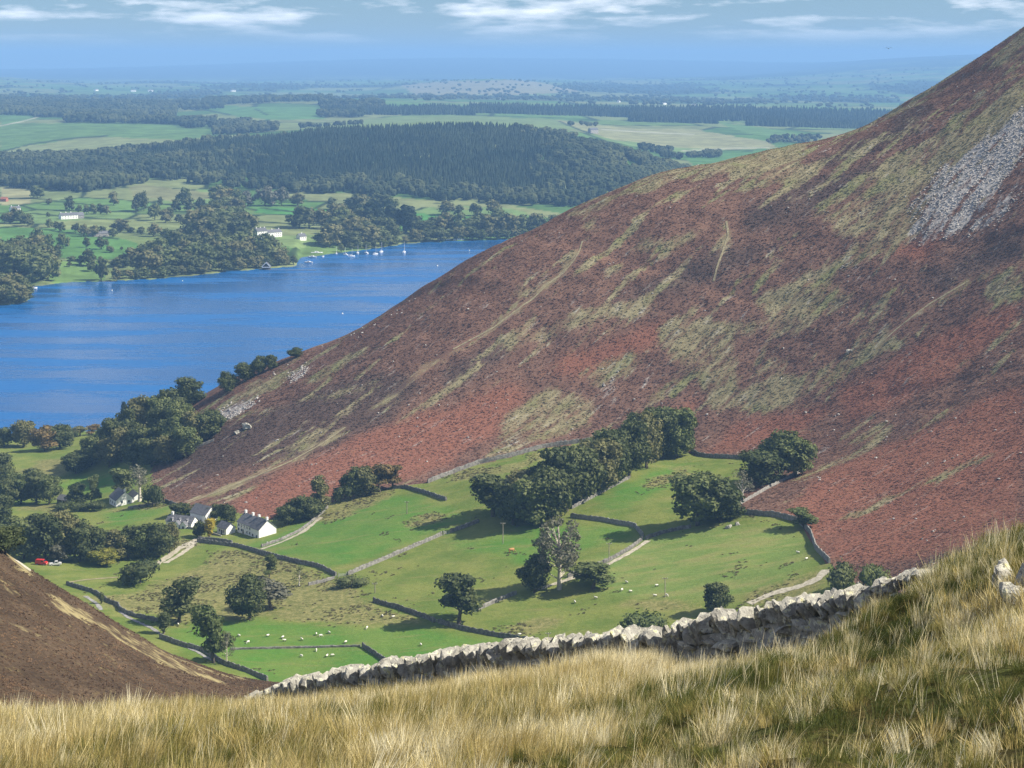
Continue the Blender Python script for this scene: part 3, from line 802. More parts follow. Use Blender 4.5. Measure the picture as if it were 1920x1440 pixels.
def tree_mesh(kind, seed, nleaf=1500, height=18.0, big=1.0):
    """one tree of real size: (trunk mesh-builder, crown V, crown F)"""
    rg = np.random.default_rng(seed); rd = random.Random(seed)
    H = height; lobes = []; mb = MB()
    if kind == 'round':
        Wd = 0.46*H; base = 0.10*H
        lobes.append(((0, 0, 0.47*H), (Wd*0.66, Wd*0.66, 0.38*H)))
        for i in range(17):
            a = rd.uniform(0, 6.28); q = rd.uniform(0.40, 0.80)*Wd; zc = rd.uniform(0.20, 0.84)*H
            q *= 1-0.75*abs(zc/H-0.42)
            r = rd.uniform(0.20, 0.38)*Wd
            lobes.append(((q*math.cos(a), q*math.sin(a), zc), (r, r, r*rd.uniform(0.75, 1.0))))
        lobes.append(((rd.uniform(-.1, .1)*H, 0, 0.83*H), (0.17*H, 0.17*H, 0.14*H)))
        sz = 0.030*H
    elif kind == 'open':      # gappy crown with a visible stem, blown to one side
        lean = rd.uniform(0.05, 0.16)
        for i in range(14):
            zc = rd.uniform(0.26, 0.95); a = rd.uniform(0, 6.28)
            q = rd.uniform(0.05, 0.26)*(1.25-zc*0.8); r = rd.uniform(0.09, 0.17)
            lobes.append((((q*math.cos(a)+lean*(zc-.3))*H, q*math.sin(a)*H, zc*H), (r*H, r*H, r*rd.uniform(0.6, 0.9)*H)))
        sz = 0.030*H
    elif kind == 'ash':
        for i in range(46):
            zc = rd.uniform(0.40, 0.97); a = rd.uniform(0, 6.28)
            rr = 0.34*math.sqrt(max(0, 1-((zc-0.68)/0.31)**2)); q = rr*math.sqrt(rd.uniform(0.1, 1)); r = rd.uniform(0.045, 0.085)
            lobes.append(((q*math.cos(a)*H, q*math.sin(a)*H, zc*H), (r*H, r*H, r*H*1.1)))
        for i in range(5):
            a = rd.uniform(0, 6.28); lobes.append(((0.2*math.cos(a)*H, 0.2*math.sin(a)*H, rd.uniform(0.27, 0.4)*H), (0.08*H, 0.08*H, 0.05*H)))
        sz = 0.020*H
    elif kind == 'column':
        for i in range(9):
            zc = 0.1+0.85*i/8; r = 0.13*math.sin(math.pi*min(1, 0.25+0.75*(1-i/8.6)))+0.02
            lobes.append(((rd.uniform(-.02, .02)*H, rd.uniform(-.02, .02)*H, zc*H), (r*H, r*H, 0.12*H)))
        sz = 0.03*H
    elif kind == 'bush':
        for i in range(9):
            a = rd.uniform(0, 6.28); q = rd.uniform(0.1, 0.55)*H; r = rd.uniform(0.28, 0.45)*H
            lobes.append(((q*math.cos(a)*1.2, q*math.sin(a), rd.uniform(0.3, 0.62)*H), (r*1.1, r, r*0.85)))
        sz = 0.05*H
    elif kind == 'twig':      # almost bare, thin sprays
        for i in range(16):
            zc = rd.uniform(0.35, 0.98); a = rd.uniform(0, 6.28); q = rd.uniform(0.03, 0.28)*(1.2-zc*.7); r = rd.uniform(0.05, 0.10)
            lobes.append(((q*math.cos(a)*H, q*math.sin(a)*H, zc*H), (r*H, r*H, r*1.3*H)))
        sz = 0.018*H
    # crown faces on the lobe shells
    area = np.array([l[1][0]*l[1][1]+l[1][0]*l[1][2] for l in lobes]); pr = area/area.sum()
    ix = rg.choice(len(lobes), nleaf, p=pr)
    c = np.array([l[0] for l in lobes])[ix]; rr = np.array([l[1] for l in lobes])[ix]
    d = rg.normal(size=(nleaf, 3)); d /= np.linalg.norm(d, axis=1)[:, None]
    rad = rg.uniform(0.72, 1.12, nleaf)[:, None]
    pts = c+d*rr*rad; pts[:, 2] = np.maximum(pts[:, 2], 0.03*H)
    nrm = d+rg.normal(size=(nleaf, 3))*0.55; nrm /= np.linalg.norm(nrm, axis=1)[:, None]
    V, Fq = leaf_faces(rg, pts, nrm, sz*big)
    cv, cf = [V], [Fq.tolist()]
    core = MB()
    if kind in ('round', 'column', 'bush'):
        for l in lobes: core.blob(l[0], tuple(q*0.66 for q in l[1]), seg=6, ring=5, jit=0.14, rnd=rd)
    elif kind == 'open':
        for l in lobes: core.blob(l[0], tuple(q*0.6 for q in l[1]), seg=6, ring=4, jit=0.2, rnd=rd)
    # trunk and limbs
    tr = 0.022*H if kind != 'ash' else 0.026*H
    top = 0.75 if kind in ('round', 'open', 'ash', 'twig') else 0.5
    lx = 0.08*H if kind == 'open' else 0
    mb.tube([(0,0,-0.06*H),(0,0,0.02*H),(lx*.2,0,0.2*H),(lx*.6,0.01*H,0.45*H),(lx,0,top*H)], [tr*1.9, tr*1.35, tr, tr*0.7, tr*0.2], 7)
    for l in lobes[:: (2 if kind in ('round', 'bush') else 1)]:
        e = Vector(l[0]); s0 = Vector((lx*.3, 0, max(0.12*H, min(0.6*H, e.z-0.16*H))))
        if kind == 'column': continue
        mid = s0.lerp(e, 0.5)+Vector((0, 0, -0.02*H))
        mb.tube([s0, mid, e], [tr*0.45, tr*0.28, tr*0.10], 5, cap=False)
    return mb, V, Fq, core

def crown_mesh(name, V, Fq, core, mat):
    nb = len(V); Vall = [tuple(v) for v in V.tolist()]+core.v
    Fall = [tuple(f) for f in Fq.tolist()]+[tuple(i+nb for i in f) for f in core.f]
    me = bpy.data.meshes.new(name); me.from_pydata(Vall, [], Fall); me.materials.append(mat); me.update()
    return me

PROTO = {}
for kind, n, nl, hh in (('round', 7, 3200, 18.), ('open', 6, 1800, 15.), ('ash', 1, 2600, 24.), ('column', 2, 700, 16.), ('bush', 4, 850, 5.), ('twig', 3, 700, 12.)):
    PROTO[kind] = []
    for i in range(n):
        mb, V, Fq, core = tree_mesh(kind, 100+i*7+len(kind), nl, hh)
        cm = crown_mesh(kind+'_crown', V, Fq, core, L_DARK)
        tm = mb.mesh(kind+'_trunk', BARK_P if kind in ('ash', 'twig') else BARK, True)
        ext = np.percentile(np.abs(V[:, :2]), 97)*2
        PROTO[kind].append((tm, cm, hh, ext))

_tn = [0]
def tree(u, vb, vt, wpx, kind='round', mat=None, label='', group=None, cat='tree', name='broadleaf_tree', ground=None, bark=None, spin=None):
    """tree whose foot stands at (u, vb) and whose top reaches vt in the photograph; wpx = crown width"""
    p = (ground or at)(u, vb)
    _tn[0] += 1
    rd = random.Random(_tn[0]*31+int(u))
    tm, cm, hh, ext = PROTO[kind][rd.randrange(len(PROTO[kind]))]
    h = (vb-vt)/F*p.y
    sz = h/(hh*0.97)
    sx = (wpx/F*p.y)/ext if wpx else sz*rd.uniform(0.85, 1.15)
    root = empty(name, (p.x, p.y, p.z-0.15), 0)
    rz = rd.uniform(0, 6.28) if spin is None else spin
    for nm, me in (('trunk', tm), ('crown', cm)):
        o = obj(nm, me, root); o.scale = (sx, sx, sz); o.rotation_euler = (0, 0, rz)
        m = (mat or L_DARK) if nm == 'crown' else bark
        if m is not None: o.material_slots[0].link = 'OBJECT'; o.material_slots[0].material = m
    return tag(root, label, cat, group)

# ---- single trees in the fields
tree(1049,1105,978,84,'ash',L_GREY,'tall tree with bare pale trunk and feathery crown in the middle of the fields')
tree(1002,1111,1038,62,'round',L_DARK,'dense dark tree just left of the tall pale-trunked tree')
tree(1112,1104,1049,80,'open',L_MID,'low spreading windblown tree just right of the tall pale-trunked tree',spin=0.3)
tree(860,1170,1066,84,'open',L_DARK,'big leaning tree standing over the shadowed wall in the middle field',spin=0.2)
tree(1345,1149,1091,50,'round',L_DARK,'small rounded tree standing just beyond the capstones of the foreground wall')
tree(1202,1192,1138,84,'bush',L_MID,'green bush whose top pokes up behind the foreground wall',cat='bush',name='bush')
tree(1582,1108,1046,66,'bush',L_DARK,'left half of the thicket where the dark fell wall reaches the foreground wall',cat='bush',name='bush')
tree(1635,1108,1048,64,'bush',L_MID,'right half of the thicket beside the red bracken above the foreground wall',cat='bush',name='bush')
tree(1308,985,888,96,'round',L_MID,'large broad tree casting a long shadow at the upper field corner')
tree(1352,978,895,80,'round',L_DARK,'large tree half behind the broad tree at the upper field corner')
tree(1428,912,846,80,'round',L_DARK,'lower left of the three dark trees beside the red bracken slope')
tree(1462,893,806,78,'round',L_DARK,'tallest of the three dark trees beside the red bracken slope')
tree(1492,893,818,66,'round',L_MID,'lighter right-hand one of the three trees beside the red bracken slope')
tree(1392,935,882,44,'twig',L_GREY,'nearly bare grey tree below the three dark trees by the bracken')
tree(1508,990,957,46,'open',L_MID,'small tree growing on the bend of the dark wall below the fell')
tree(335,1168,1090,62,'open',L_DARK,'medium tree with pale foot at the edge of the rough ground above the sheep meadow',spin=0.0)
tree(468,1162,1078,70,'round',L_DARK,'left half of the broad round-headed pair above the bright sheep meadow')
tree(508,1143,1082,62,'open',L_GREY,'greyish right half of the broad round-headed pair above the sheep meadow')
tree(400,1243,1134,66,'open',L_MID,'tall ragged tree leaning over the wall at the meadow corner',spin=3.3)
tree(425,1246,1184,26,'twig',L_GREY,'slim pale dead-looking tree beside the ragged tree at the meadow corner')
tree(307,1188,1150,24,'column',L_DARK,'small narrow dark tree beside the stream and wall',cat='tree')
tree(190,1132,1112,10,'column',L_DARK,'tiny upright shrub on the streamside wall',cat='bush',name='bush')
tree(263,1094,1045,80,'bush',L_DARK,'round dark thicket alone in the rough field below the farm',cat='bush',name='bush')
tree(505,1082,1042,24,'open',L_MID,'thin upright tree under the long dark field wall')
tree(561,1099,1060,26,'twig',L_MID,'slim sapling with pale stem near the light field wall')
tree(360,1098,1080,26,'twig',L_GREY,'low grey leafless scrub in the rough field',cat='bush',name='bush')
tree(660,1100,1078,60,'bush',L_DARK,'low scrub where two field walls meet',cat='bush',name='bush')
# ---- farm
tree(393,1008,974,20,'column',L_YEL,'bright yellow conical tree between the farm cottages')
tree(377,1006,976,26,'round',L_DARK,'dark round tree left of the bright yellow tree')
for i, (u, b, tp, w) in enumerate([(338,968,943,34),(366,968,944,34),(402,975,944,30),(425,980,944,34)]):
    tree(u, b, tp, w, 'round', L_DARK, 'dark tree in the shelter belt behind the farm cottages', 'shelter trees behind the farm')
for i, (u, b, tp, w, k) in enumerate([(540,982,946,46,'round'),(565,975,928,50,'round'),(592,962,897,48,'open'),(585,972,930,46,'round')]):
    tree(u, b, tp, w, k, L_DARK if k == 'round' else L_OLIVE, 'dark tree beside the white gable at the foot of the bracken slope', 'trees right of the farmhouse')
for i, (u, b, tp, w, k, m) in enumerate([(660,935,874,46,'round',L_DARK),(684,930,872,46,'round',L_OLIVE),(712,922,866,56,'open',L_RUST),(736,915,872,36,'open',L_RUST),(640,940,905,40,'bush',L_DARK)]):
    tree(u, b, tp, w, k, m, 'autumn-tinged tree in the small row between bracken slope and upper field', 'row of trees at the foot of the fell')
# ---- the long dark plantation
for i, (u, b, tp, w) in enumerate([(925,968,884,84),(962,984,905,78),(1002,984,892,80),(1035,978,872,78),(975,962,878,78),(1022,958,862,74),(1062,958,848,74),(1045,945,850,70),
        (1090,942,838,74),(1122,925,824,72),(1108,918,822,66),(1150,910,806,74),(1140,892,806,66),(1180,893,786,72),(1212,877,772,72),(1198,862,772,66),(1242,860,764,70),(1268,858,764,62),(1288,850,778,44),(1230,850,766,60)]):
    tree(u, b, tp, w, 'round' if i % 6 else 'open', [L_DARK, L_DARK, L_MID, L_DARK, L_OLIVE][i % 5], 'dark tree in the long plantation climbing from the middle field to the fell', 'long plantation across the fields')
# ---- wood in front of the farm track, lower left
for i, (u, b, tp, w) in enumerate([(10,1040,985,60),(45,1048,975,62),(85,1050,960,66),(118,1050,958,62),(150,1052,975,58),(28,1012,968,56),(182,1050,990,50),(215,1048,992,50),(240,1046,985,52),
        (270,1046,982,56),(298,1044,978,54),(318,1036,980,40),(70,1015,962,54),(255,1030,985,50),(120,1025,962,56),(160,1030,982,50)]):
    tree(u, b, tp, w, 'round', [L_DARK, L_MID, L_DARK, L_OLIVE][i % 4] if i else L_DARK, 'leafy tree in the wood between the farm track and the brown spur', 'wood in front of the farm')
tree(196,1058,1028,52,'round',L_LIME,'yellowing round tree at the edge of the wood near the red van')
tree(110,1056,1018,34,'open',L_GREY,'grey-brown tree at the front of the wood above the parked van')
for i, (u, b, tp, w) in enumerate([(12,948,898,44),(40,945,888,46),(68,944,882,48),(92,946,890,40),(0,985,925,44),(20,925,880,40),(62,910,876,44)]):
    tree(u, b, tp, w, 'round', [L_DARK, L_MID][i % 2], 'tree in the clump beyond the pale bank at the frame edge', 'clump above the pale bank')
tree(143,948,904,40,'open',L_DARK,'ragged tree left of the lone white house')
tree(170,946,893,30,'open',L_MID,'narrow tree just left of the lone white house')
tree(234,934,880,42,'open',L_MID,'tree standing just behind the lone white house')
tree(262,940,878,46,'twig',L_GREY,'tall half-bare grey tree right of the lone white house')
tree(286,948,902,40,'bush',L_DARK,'dark bush at the foot of the bracken slope right of the white house',cat='bush',name='bush')
for i, (u, b, tp, w) in enumerate([(120,956,938,36),(150,958,938,36),(178,958,936,34)]):
    tree(u, b, tp, w, 'bush', L_DARK, 'low garden hedge bush left of the lone white house', 'garden hedge at the white house', 'bush', 'bush')
tree(142,888,848,44,'round',L_DARK,'stocky tree with a visible trunk casting a shadow on the small green field')
tree(160,872,842,40,'round',L_MID,'tree touching the wood edge above the small green field')
# ---- wood on the toe of the fell
for i, (u, b, tp, w) in enumerate([(352,765,706,58),(322,785,727,52),(292,805,742,54),(266,820,740,48),(242,835,762,50),(214,850,784,48),(190,860,800,42),(228,866,800,52),(268,866,800,56),(300,858,786,54),
        (332,850,778,54),(362,836,770,54),(388,822,768,48),(402,806,770,40),(348,858,800,46),(312,870,815,48),(250,876,815,50),(284,875,820,46),(172,872,816,40),(205,876,820,44),(240,850,785,46),(300,830,760,46),(335,815,750,44)]):
    tree(u, b, tp, w, 'round', [L_DARK, L_DARK, L_MID, L_OLIVE][i % 4], 'tree in the dark wood wrapped round the toe of the fell above the lake', 'wood on the toe of the fell')
for i, (u, b, tp, w) in enumerate([(425,735,696,38),(460,715,678,34),(485,702,666,26),(508,692,664,20),(556,670,651,28)]):
    tree(u, b, tp, w, 'round', L_DARK, 'small tree silhouetted against the lake on the fell edge', 'trees along the fell edge')
for i, (u, b, tp, w, k) in enumerate([(8,838,800,36,'round'),(44,838,786,44,'round'),(84,846,797,50,'round'),(112,842,794,46,'round'),(150,818,796,28,'open'),(172,815,796,26,'open'),(132,826,805,24,'bush')]):
    tree(u, b, tp, w, k, [L_DARK, L_OLIVE, L_RUST][i % 3], 'tree on the near lake shore above the small fields', 'trees on the near shore')
tree(6,908,848,46,'round',L_DARK,'dark tree cut off by the frame edge above the near-shore fields')
tree(232,800,756,10,'column',L_CON,'slim dark conifer rising against the lake beside the fell wood')

ORD = ['first', 'second', 'third', 'fourth', 'fifth', 'sixth', 'seventh', 'eighth', 'ninth', 'tenth', 'eleventh', 'twelfth', 'thirteenth', 'fourteenth', 'fifteenth', 'sixteenth', 'seventeenth',
       'eighteenth', 'nineteenth', 'twentieth', 'twenty-first', 'twenty-second', 'twenty-third', 'twenty-fourth', 'twenty-fifth', 'twenty-sixth', 'twenty-seventh', 'twenty-eighth', 'twenty-ninth', 'thirtieth']
def rank_labels(group, text):
    g = sorted([o for o in COL.objects if o.get('group') == group], key=lambda o: o.location.x/o.location.y)
    for k, o in enumerate(g): o['label'] = text % (ORD[k]+' from left')
for g_, t_ in (('long plantation across the fields', 'dark tree, %s, in the long plantation climbing to the fell'), ('wood on the toe of the fell', 'tree, %s, in the dark wood round the fell toe above the lake'),
        ('wood in front of the farm', 'leafy tree, %s, in the wood between farm track and brown spur'), ('trees on the near shore', 'tree, %s, along the near lake shore'),
        ('clump above the pale bank', 'tree, %s, in the clump beyond the pale bank at the frame edge'), ('shelter trees behind the farm', 'dark tree, %s, in the shelter belt behind the farm cottages'),
        ('trees right of the farmhouse', 'dark tree, %s, beside the white gable below the bracken slope'), ('row of trees at the foot of the fell', 'autumn-tinged tree, %s, in the row between bracken and upper field'),
        ('garden hedge at the white house', 'low hedge bush, %s, left of the lone white house'), ('trees along the fell edge', 'small tree, %s, silhouetted against the lake on the fell edge')): rank_labels(g_, t_)

# ---- trees across the lake (small in the picture: one mesh each)
FARP = []
for i in range(6):
    mb, V, Fq, core = tree_mesh('round' if i < 5 else 'column', 500+i*3, 420, 18., 1.7)
    core.tube([(0,0,-1.5),(0,0,1),(0,0,6)], [0.6, 0.45, 0.3], 5, mi=0)
    nb = len(V)
    me = bpy.data.meshes.new('far_tree'); me.from_pydata([tuple(v) for v in (V*1.0).tolist()]+core.v, [], [tuple(f) for f in Fq.tolist()]+[tuple(k+nb for k in f) for f in core.f])
    me.materials.append(L_DARK); me.update()
    FARP.append((me, np.percentile(np.abs(V[:, :2]), 97)*2))
def far_tree(u, vb, h, w, label, group, mat=None, col=False):
    p = far_at(u, vb); _tn[0] += 1; rd = random.Random(_tn[0])
    me, ext = FARP[5] if col else FARP[rd.randrange(5)]
    o = obj('shore_tree', me); o.location = (p.x, p.y, p.z-0.2)
    s = 1.22*h/F*p.y/17.5; sx = 1.18*w/F*p.y/ext
    o.scale = (sx, sx, s); o.rotation_euler = (0, 0, rd.uniform(0, 6.28))
    o.material_slots[0].link = 'OBJECT'; o.material_slots[0].material = mat or rd.choice([L_DARK, L_DARK, L_MID, L_OLIVE])
    return tag(o, label, 'tree', group)
def far_fill(poly, step, hpx, label, group, mats=None, col=False):
    us = [p[0] for p in poly]; vs = [p[1] for p in poly]; rd = random.Random(int(us[0]*7+vs[0]))
    v = min(vs)
    while v < max(vs):
        u = min(us)+rd.uniform(0, step)
        while u < max(us):
            uu, v2 = u+rd.uniform(-.35, .35)*step, v+rd.uniform(-.3, .3)*step*0.45
            if in_poly(np.array(uu), np.array(v2), poly):
                h = hpx*rd.uniform(0.85, 1.35)
                far_tree(uu, v2, h, h*(0.45 if col else rd.uniform(0.85, 1.2)), label, group, rd.choice(mats) if mats else None, col)
            u += step
        v += step*0.55
for (u, b, h, w) in [(70,372,21,25),(130,396,24,17),(148,399,13,9),(163,402,15,13),(175,402,17,13),(188,402,17,13),(200,402,14,12),(213,385,22,15),(258,397,30,18),(270,396,32,16),(255,398,20,14),(290,414,26,24),(310,418,22,18),(335,418,14,14),
        (226,436,22,27),(245,437,10,12),(265,441,14,13),(288,444,22,24),(312,447,16,18),(332,449,16,22),(92,427,14,12),(105,431,14,12),(115,434,15,13),(142,437,16,14),(158,444,20,18),(176,444,18,16),(190,443,16,14),(211,445,14,13),
        (52,424,20,20),(38,420,22,22),(18,420,18,18),(28,415,22,18),(8,418,16,16),(92,384,10,10),(90,408,9,6),(68,460,28,20),(78,464,20,20),(90,470,26,18),(118,466,24,20),(105,490,26,22),(96,488,24,18),(162,465,17,11),(190,468,20,22),(206,474,11,14),(228,470,6,6),
        (130,502,9,9),(135,490,8,16),(165,500,28,22),(190,526,38,20),(172,510,18,14),(152,497,16,16),(218,528,24,16),(220,502,16,24),(238,502,16,16),(400,372,14,14),(345,384,28,20),(355,398,24,22),(375,396,22,16),(330,398,22,16),(318,412,20,14),(300,386,14,10)]:
    far_tree(u, b, h, w, 'scattered field or hedge tree on the green slope across the lake', 'field trees across the lake')
far_fill([(-10,505),(60,480),(90,500),(108,528),(60,532),(40,520),(-10,528)], 17, 34, 'tall tree in the shore clump at the left end of the far bank', 'left shore clump')
far_fill([(-40,560),(20,552),(50,558),(52,566),(30,570),(-40,573)], 15, 30, 'tree on the wooded point jutting into the lake at the frame edge', 'wooded point')
far_fill([(235,500),(300,480),(360,465),(470,468),(520,480),(553,499),(500,500),(430,504),(340,515),(240,520)], 20, 27, 'tree in the continuous shore wood left of the boathouse', 'shore wood beside the boathouse')
far_fill([(355,440),(400,415),(455,420),(475,445),(440,465),(370,460)], 19, 34, 'tree in the big dome-shaped grove behind the shore wood', 'dome-shaped grove')
far_fill([(545,424),(640,420),(690,430),(735,440),(752,455),(700,462),(640,468),(600,462),(610,440),(560,436)], 19, 28, 'tree around the boat landing across the lake', 'trees round the boat landing')
far_fill([(660,425),(770,428),(778,440),(690,440)], 11, 30, 'narrow dark conifer in the row behind the moored yachts', 'conifer row behind the yachts', [L_CON], True)
far_fill([(760,446),(800,432),(930,430),(1020,430),(1060,442),(1000,446),(800,450)], 20, 28, 'tree in the shore wood behind the two motorboats', 'shore wood behind the motorboats')
def shore_row(u0, u1, step, hpx, label, group):
    rd = random.Random(int(u0)); u = u0
    while u < u1:
        w = float(shore_w(u))-rd.uniform(0.5, 3.0)
        y = EYE*F/(w-110); x = (u-960)/F*y; h = hpx*rd.uniform(0.7, 1.2)
        g = lambda a, b: Vector((x, y, max(0.1, float(far_h(np.array([x]), np.array([y]))[0]))))
        o = far_tree(u, w, h, h*rd.uniform(0.9, 1.3), label, group); o.location = g(0, 0)
        u += step*rd.uniform(0.75, 1.3)
shore_row(225, 556, 13, 17, 'low tree overhanging the water between the open meadow and the peninsula tip', 'waterside trees by the boathouse')
shore_row(780, 1060, 14, 18, 'low tree overhanging the water behind the motorboats', 'waterside trees behind the motorboats')
shore_row(640, 770, 15, 14, 'low waterside tree behind the moored yachts', 'waterside trees behind the yachts')
far_fill([(400,382),(470,392),(450,410),(410,410)], 18, 26, 'tree in the hedgerow wood below the plantation', 'hedgerow wood')
far_fill([(540,385),(620,388),(720,392),(830,402),(930,405),(930,410),(760,400),(560,392)], 17, 20, 'tree in the hedge line above the long bright field', 'hedge line above the bright field')
far_fill([(395,388),(480,386),(530,386),(530,390),(400,392)], 10, 24, 'pale larch in the grey-brown stand below the plantation', 'larch stand', [L_RUST, L_GREY])

for g_, t_ in (('waterside trees by the boathouse', 'low tree, %s, overhanging the water between open meadow and peninsula tip'), ('waterside trees behind the motorboats', 'low tree, %s, overhanging the water behind the motorboats'),
        ('waterside trees behind the yachts', 'low waterside tree, %s, behind the moored yachts'), ('conifer row behind the yachts', 'narrow dark conifer, %s, in the row behind the yachts'),
        ('dome-shaped grove', 'tree, %s, in the dome-shaped grove behind the shore wood'), ('left shore clump', 'tall tree, %s, in the clump at the left end of the far bank'),
        ('larch stand', 'pale larch, %s, in the grey-brown stand below the plantation')): rank_labels(g_, t_) if len([o for o in COL.objects if o.get('group') == g_]) <= 30 else None
MARKS = [((28, 392), 'the small white house'), ((128, 404), 'the long white house'), ((185, 440), 'the grey farm building'), ((145, 510), 'the open lakeside meadow'), ((75, 490), 'the left shore clump'), ((370, 390), 'the larch stand'), ((270, 400), 'the upper hedge lines'), ((330, 440), 'the dome-shaped grove')]
near_ = {}
for o in COL.objects:
    if o.get('group') == 'field trees across the lake':
        u_, v_ = proj(o.location.x, o.location.y, o.location.z)
        m_ = min(MARKS, key=lambda m: math.hypot(m[0][0]-u_, (m[0][1]-v_)*1.5))[1]
        near_.setdefault(m_, []).append((u_, o))
for m_, l_ in near_.items():
    for k, (_, o) in enumerate(sorted(l_, key=lambda q: q[0])): o['label'] = 'field tree, %s from left of those nearest %s across the lake' % (ORD[k], m_)

# ---- distant woods: too many to count, one mass each
def cone_mesh(name, seed, mat):
    rd = random.Random(seed); mb = MB(); H = 1.0
    for k in range(4):
        z0 = 0.08+0.22*k; r = 0.25*(1-k/4.6)*rd.uniform(0.9, 1.1); n = 7
        vs = [(math.cos(6.28*i/n)*r*rd.uniform(0.7, 1.2), math.sin(6.28*i/n)*r*rd.uniform(0.7, 1.2), z0-rd.uniform(0, .06)) for i in range(n)]+[(0, 0, min(1.0, z0+0.36))]
        mb.add(vs, [(i, (i+1) % n, n) for i in range(n)])
    mb.tube([(0,0,-0.05),(0,0,0.3)], [0.025, 0.02], 4)
    return mb.mesh(name, mat)
def puff_mesh(name, seed, mat):
    rd = random.Random(seed); mb = MB()
    for k in range(6):
        a = rd.uniform(0, 6.28); q = rd.uniform(0, 0.26)
        r = rd.uniform(0.2, 0.3)
        mb.blob((q*math.cos(a), q*math.sin(a), rd.uniform(0.35, 0.75)), (r, r, r), seg=6, ring=4, jit=0.25, rnd=rd)
    return mb.mesh(name, mat)
def wood_mat(name, c1, c2):
    t = NT(name); ti = t.attr('tint', 'INSTANCER').outputs['Fac']
    n = t.noise(6.0, 3, 0.6, t.objc())
    return t.bsdf(t.mix(t.math('ADD', ti, t.math('MULTIPLY_ADD', n, 0.5, -0.25), clamp=True), c1, c2), 0.85, 0.05)
W_CON = wood_mat('plantation_needles', (0.012, 0.024, 0.015), (0.048, 0.064, 0.032))
W_BRD = wood_mat('distant_leaves', (0.022, 0.034, 0.016), (0.078, 0.088, 0.038))
CONES = [cone_mesh('conifer', 40+i, W_CON) for i in range(4)]
PUFFS = [puff_mesh('crown', 60+i, W_BRD) for i in range(4)]
def wood(name, label, P, hs, protos, wide=1.0, seed=3):
    rg = np.random.default_rng(seed); n = len(P)
    rot = np.c_[np.zeros((n, 2)), rg.uniform(0, 6.28, n)]
    h = hs*rg.uniform(0.7, 1.25, n)*(0.75+0.5*fbm(P[:, 0]/130, P[:, 1]/130, 72, 3))
    o = scatter(name, P, rot, np.c_[h*wide*rg.uniform(0.85, 1.2, n), h*wide*rg.uniform(0.85, 1.2, n), h], rg.integers(0, len(protos), n), np.clip(0.65*rg.uniform(0, 1, n)+1.4*(fbm(P[:, 0]/110, P[:, 1]/110, 73, 3)-0.4), 0, 1), protos)
    return tag(o, label, 'wood', kind='stuff')
rg = np.random.default_rng(5)
# plantation hill: from its foot to a little behind its crest
n = 26000
u = rg.uniform(-60, 1330, n)
yb = np.interp(u, [-60,0,150,300,500,700,900,1040,1150,1300], [3380,3360,3180,3300,3240,3140,3070,2990,3080,3300])+(fbm(u/40, u*0, 8, 3)-.5)*120
yt = np.interp(u, [-60,200,400,600,850,1000,1100,1180,1260,1330], [4020,4040,4060,4080,4080,4030,3930,3830,3680,3560])
y = yb+(yt-yb)*rg.uniform(0, 1, n)
x = (u-960)/F*y
keep = ~((u < 420) & (u > 225) & (y < yb+70) & (fbm(x/60, y/60, 4, 2) < 0.6))
x, y, u, yb = x[keep], y[keep], u[keep], yb[keep]
pe = np.maximum.reduce([sstep(150, 60, y-yb), sstep(960, 1150, u), 0.9*sstep(620, 150, u)*sstep(0.36, 0.5, fbm(x/170, y/170, 2, 3))])
edge = rg.uniform(0, 1, len(u)) < pe*0.85
ride = np.abs(fbm(x/260, y/260, 71, 2)-0.5) < 0.012
x, y, u, yb, edge = [q[~ride] for q in (x, y, u, yb, edge)]
P_ = np.c_[x, y, far_h(x, y)-0.5]
wood('conifer_wood', 'dark conifer plantation covering the long hill across the lake', P_[~edge], 15.0, CONES, 1.0)
e = P_[edge]; e = e[rg.uniform(0, 1, len(e)) < 0.55]
wood('broadleaf_wood', 'broadleaf fringe and flank of the plantation hill across the lake', e, 17.0, PUFFS, 1.0, 4)
def belt(polys_y, n, seed):
    rg = np.random.default_rng(seed); out = []
    for (u0, u1, y0, y1, k) in polys_y:
        m = int(n*k); uu = rg.uniform(u0, u1, m); yb_ = rg.uniform(y0, y1, m)
        out.append(np.c_[(uu-960)/F*yb_, yb_])
    q = np.concatenate(out); return np.c_[q, far_h(q[:, 0], q[:, 1])-0.5]
wood('broadleaf_wood', 'broad belt of mixed woodland beyond the left-hand fields',
     np.concatenate([belt([(-60,130,5900,6500,.9),(60,240,5700,6300,.8),(200,330,5900,6600,.5),(-60,330,6500,7400,1.6),(330,420,6600,7300,.3),(120,330,5250,5450,.35)], 900, 8)]), 20, PUFFS, 1.1, 9)
wood('broadleaf_wood', 'spinney running down to the crest of the plantation hill', belt([(340,470,5050,5350,.7),(400,520,4700,5150,.8),(300,400,5250,5420,.4)], 420, 12), 18, PUFFS, 1.0, 13)
wood('broadleaf_wood', 'line of dark trees on the skyline ridge above the green fields', belt([(380,620,7000,7600,1.2),(600,720,6200,6900,.6),(600,680,5700,5900,.2)], 420, 14), 22, PUFFS, 1.1, 15)
wood('conifer_wood', 'long dark forest block stretching across the middle distance', belt([(610,890,5900,6350,.9),(880,1340,6050,6700,1.8),(1180,1345,5700,6100,.6),(1290,1700,5900,6900,1.8),(1400,1720,5600,5950,.9)], 1300, 16), 21, CONES, 1.3, 17)
wood('broadleaf_wood', 'small copses and hedge trees right of the plantation hill', belt([(1200,1260,4250,4450,.5),(1240,1275,4050,4150,.3),(1290,1350,4200,4350,.6),(1440,1540,4700,4900,.5),(960,1080,4050,4200,.4),(560,680,4900,5050,.3),(1060,1120,5200,5300,.1)], 130, 18), 15, PUFFS, 1.1, 19)
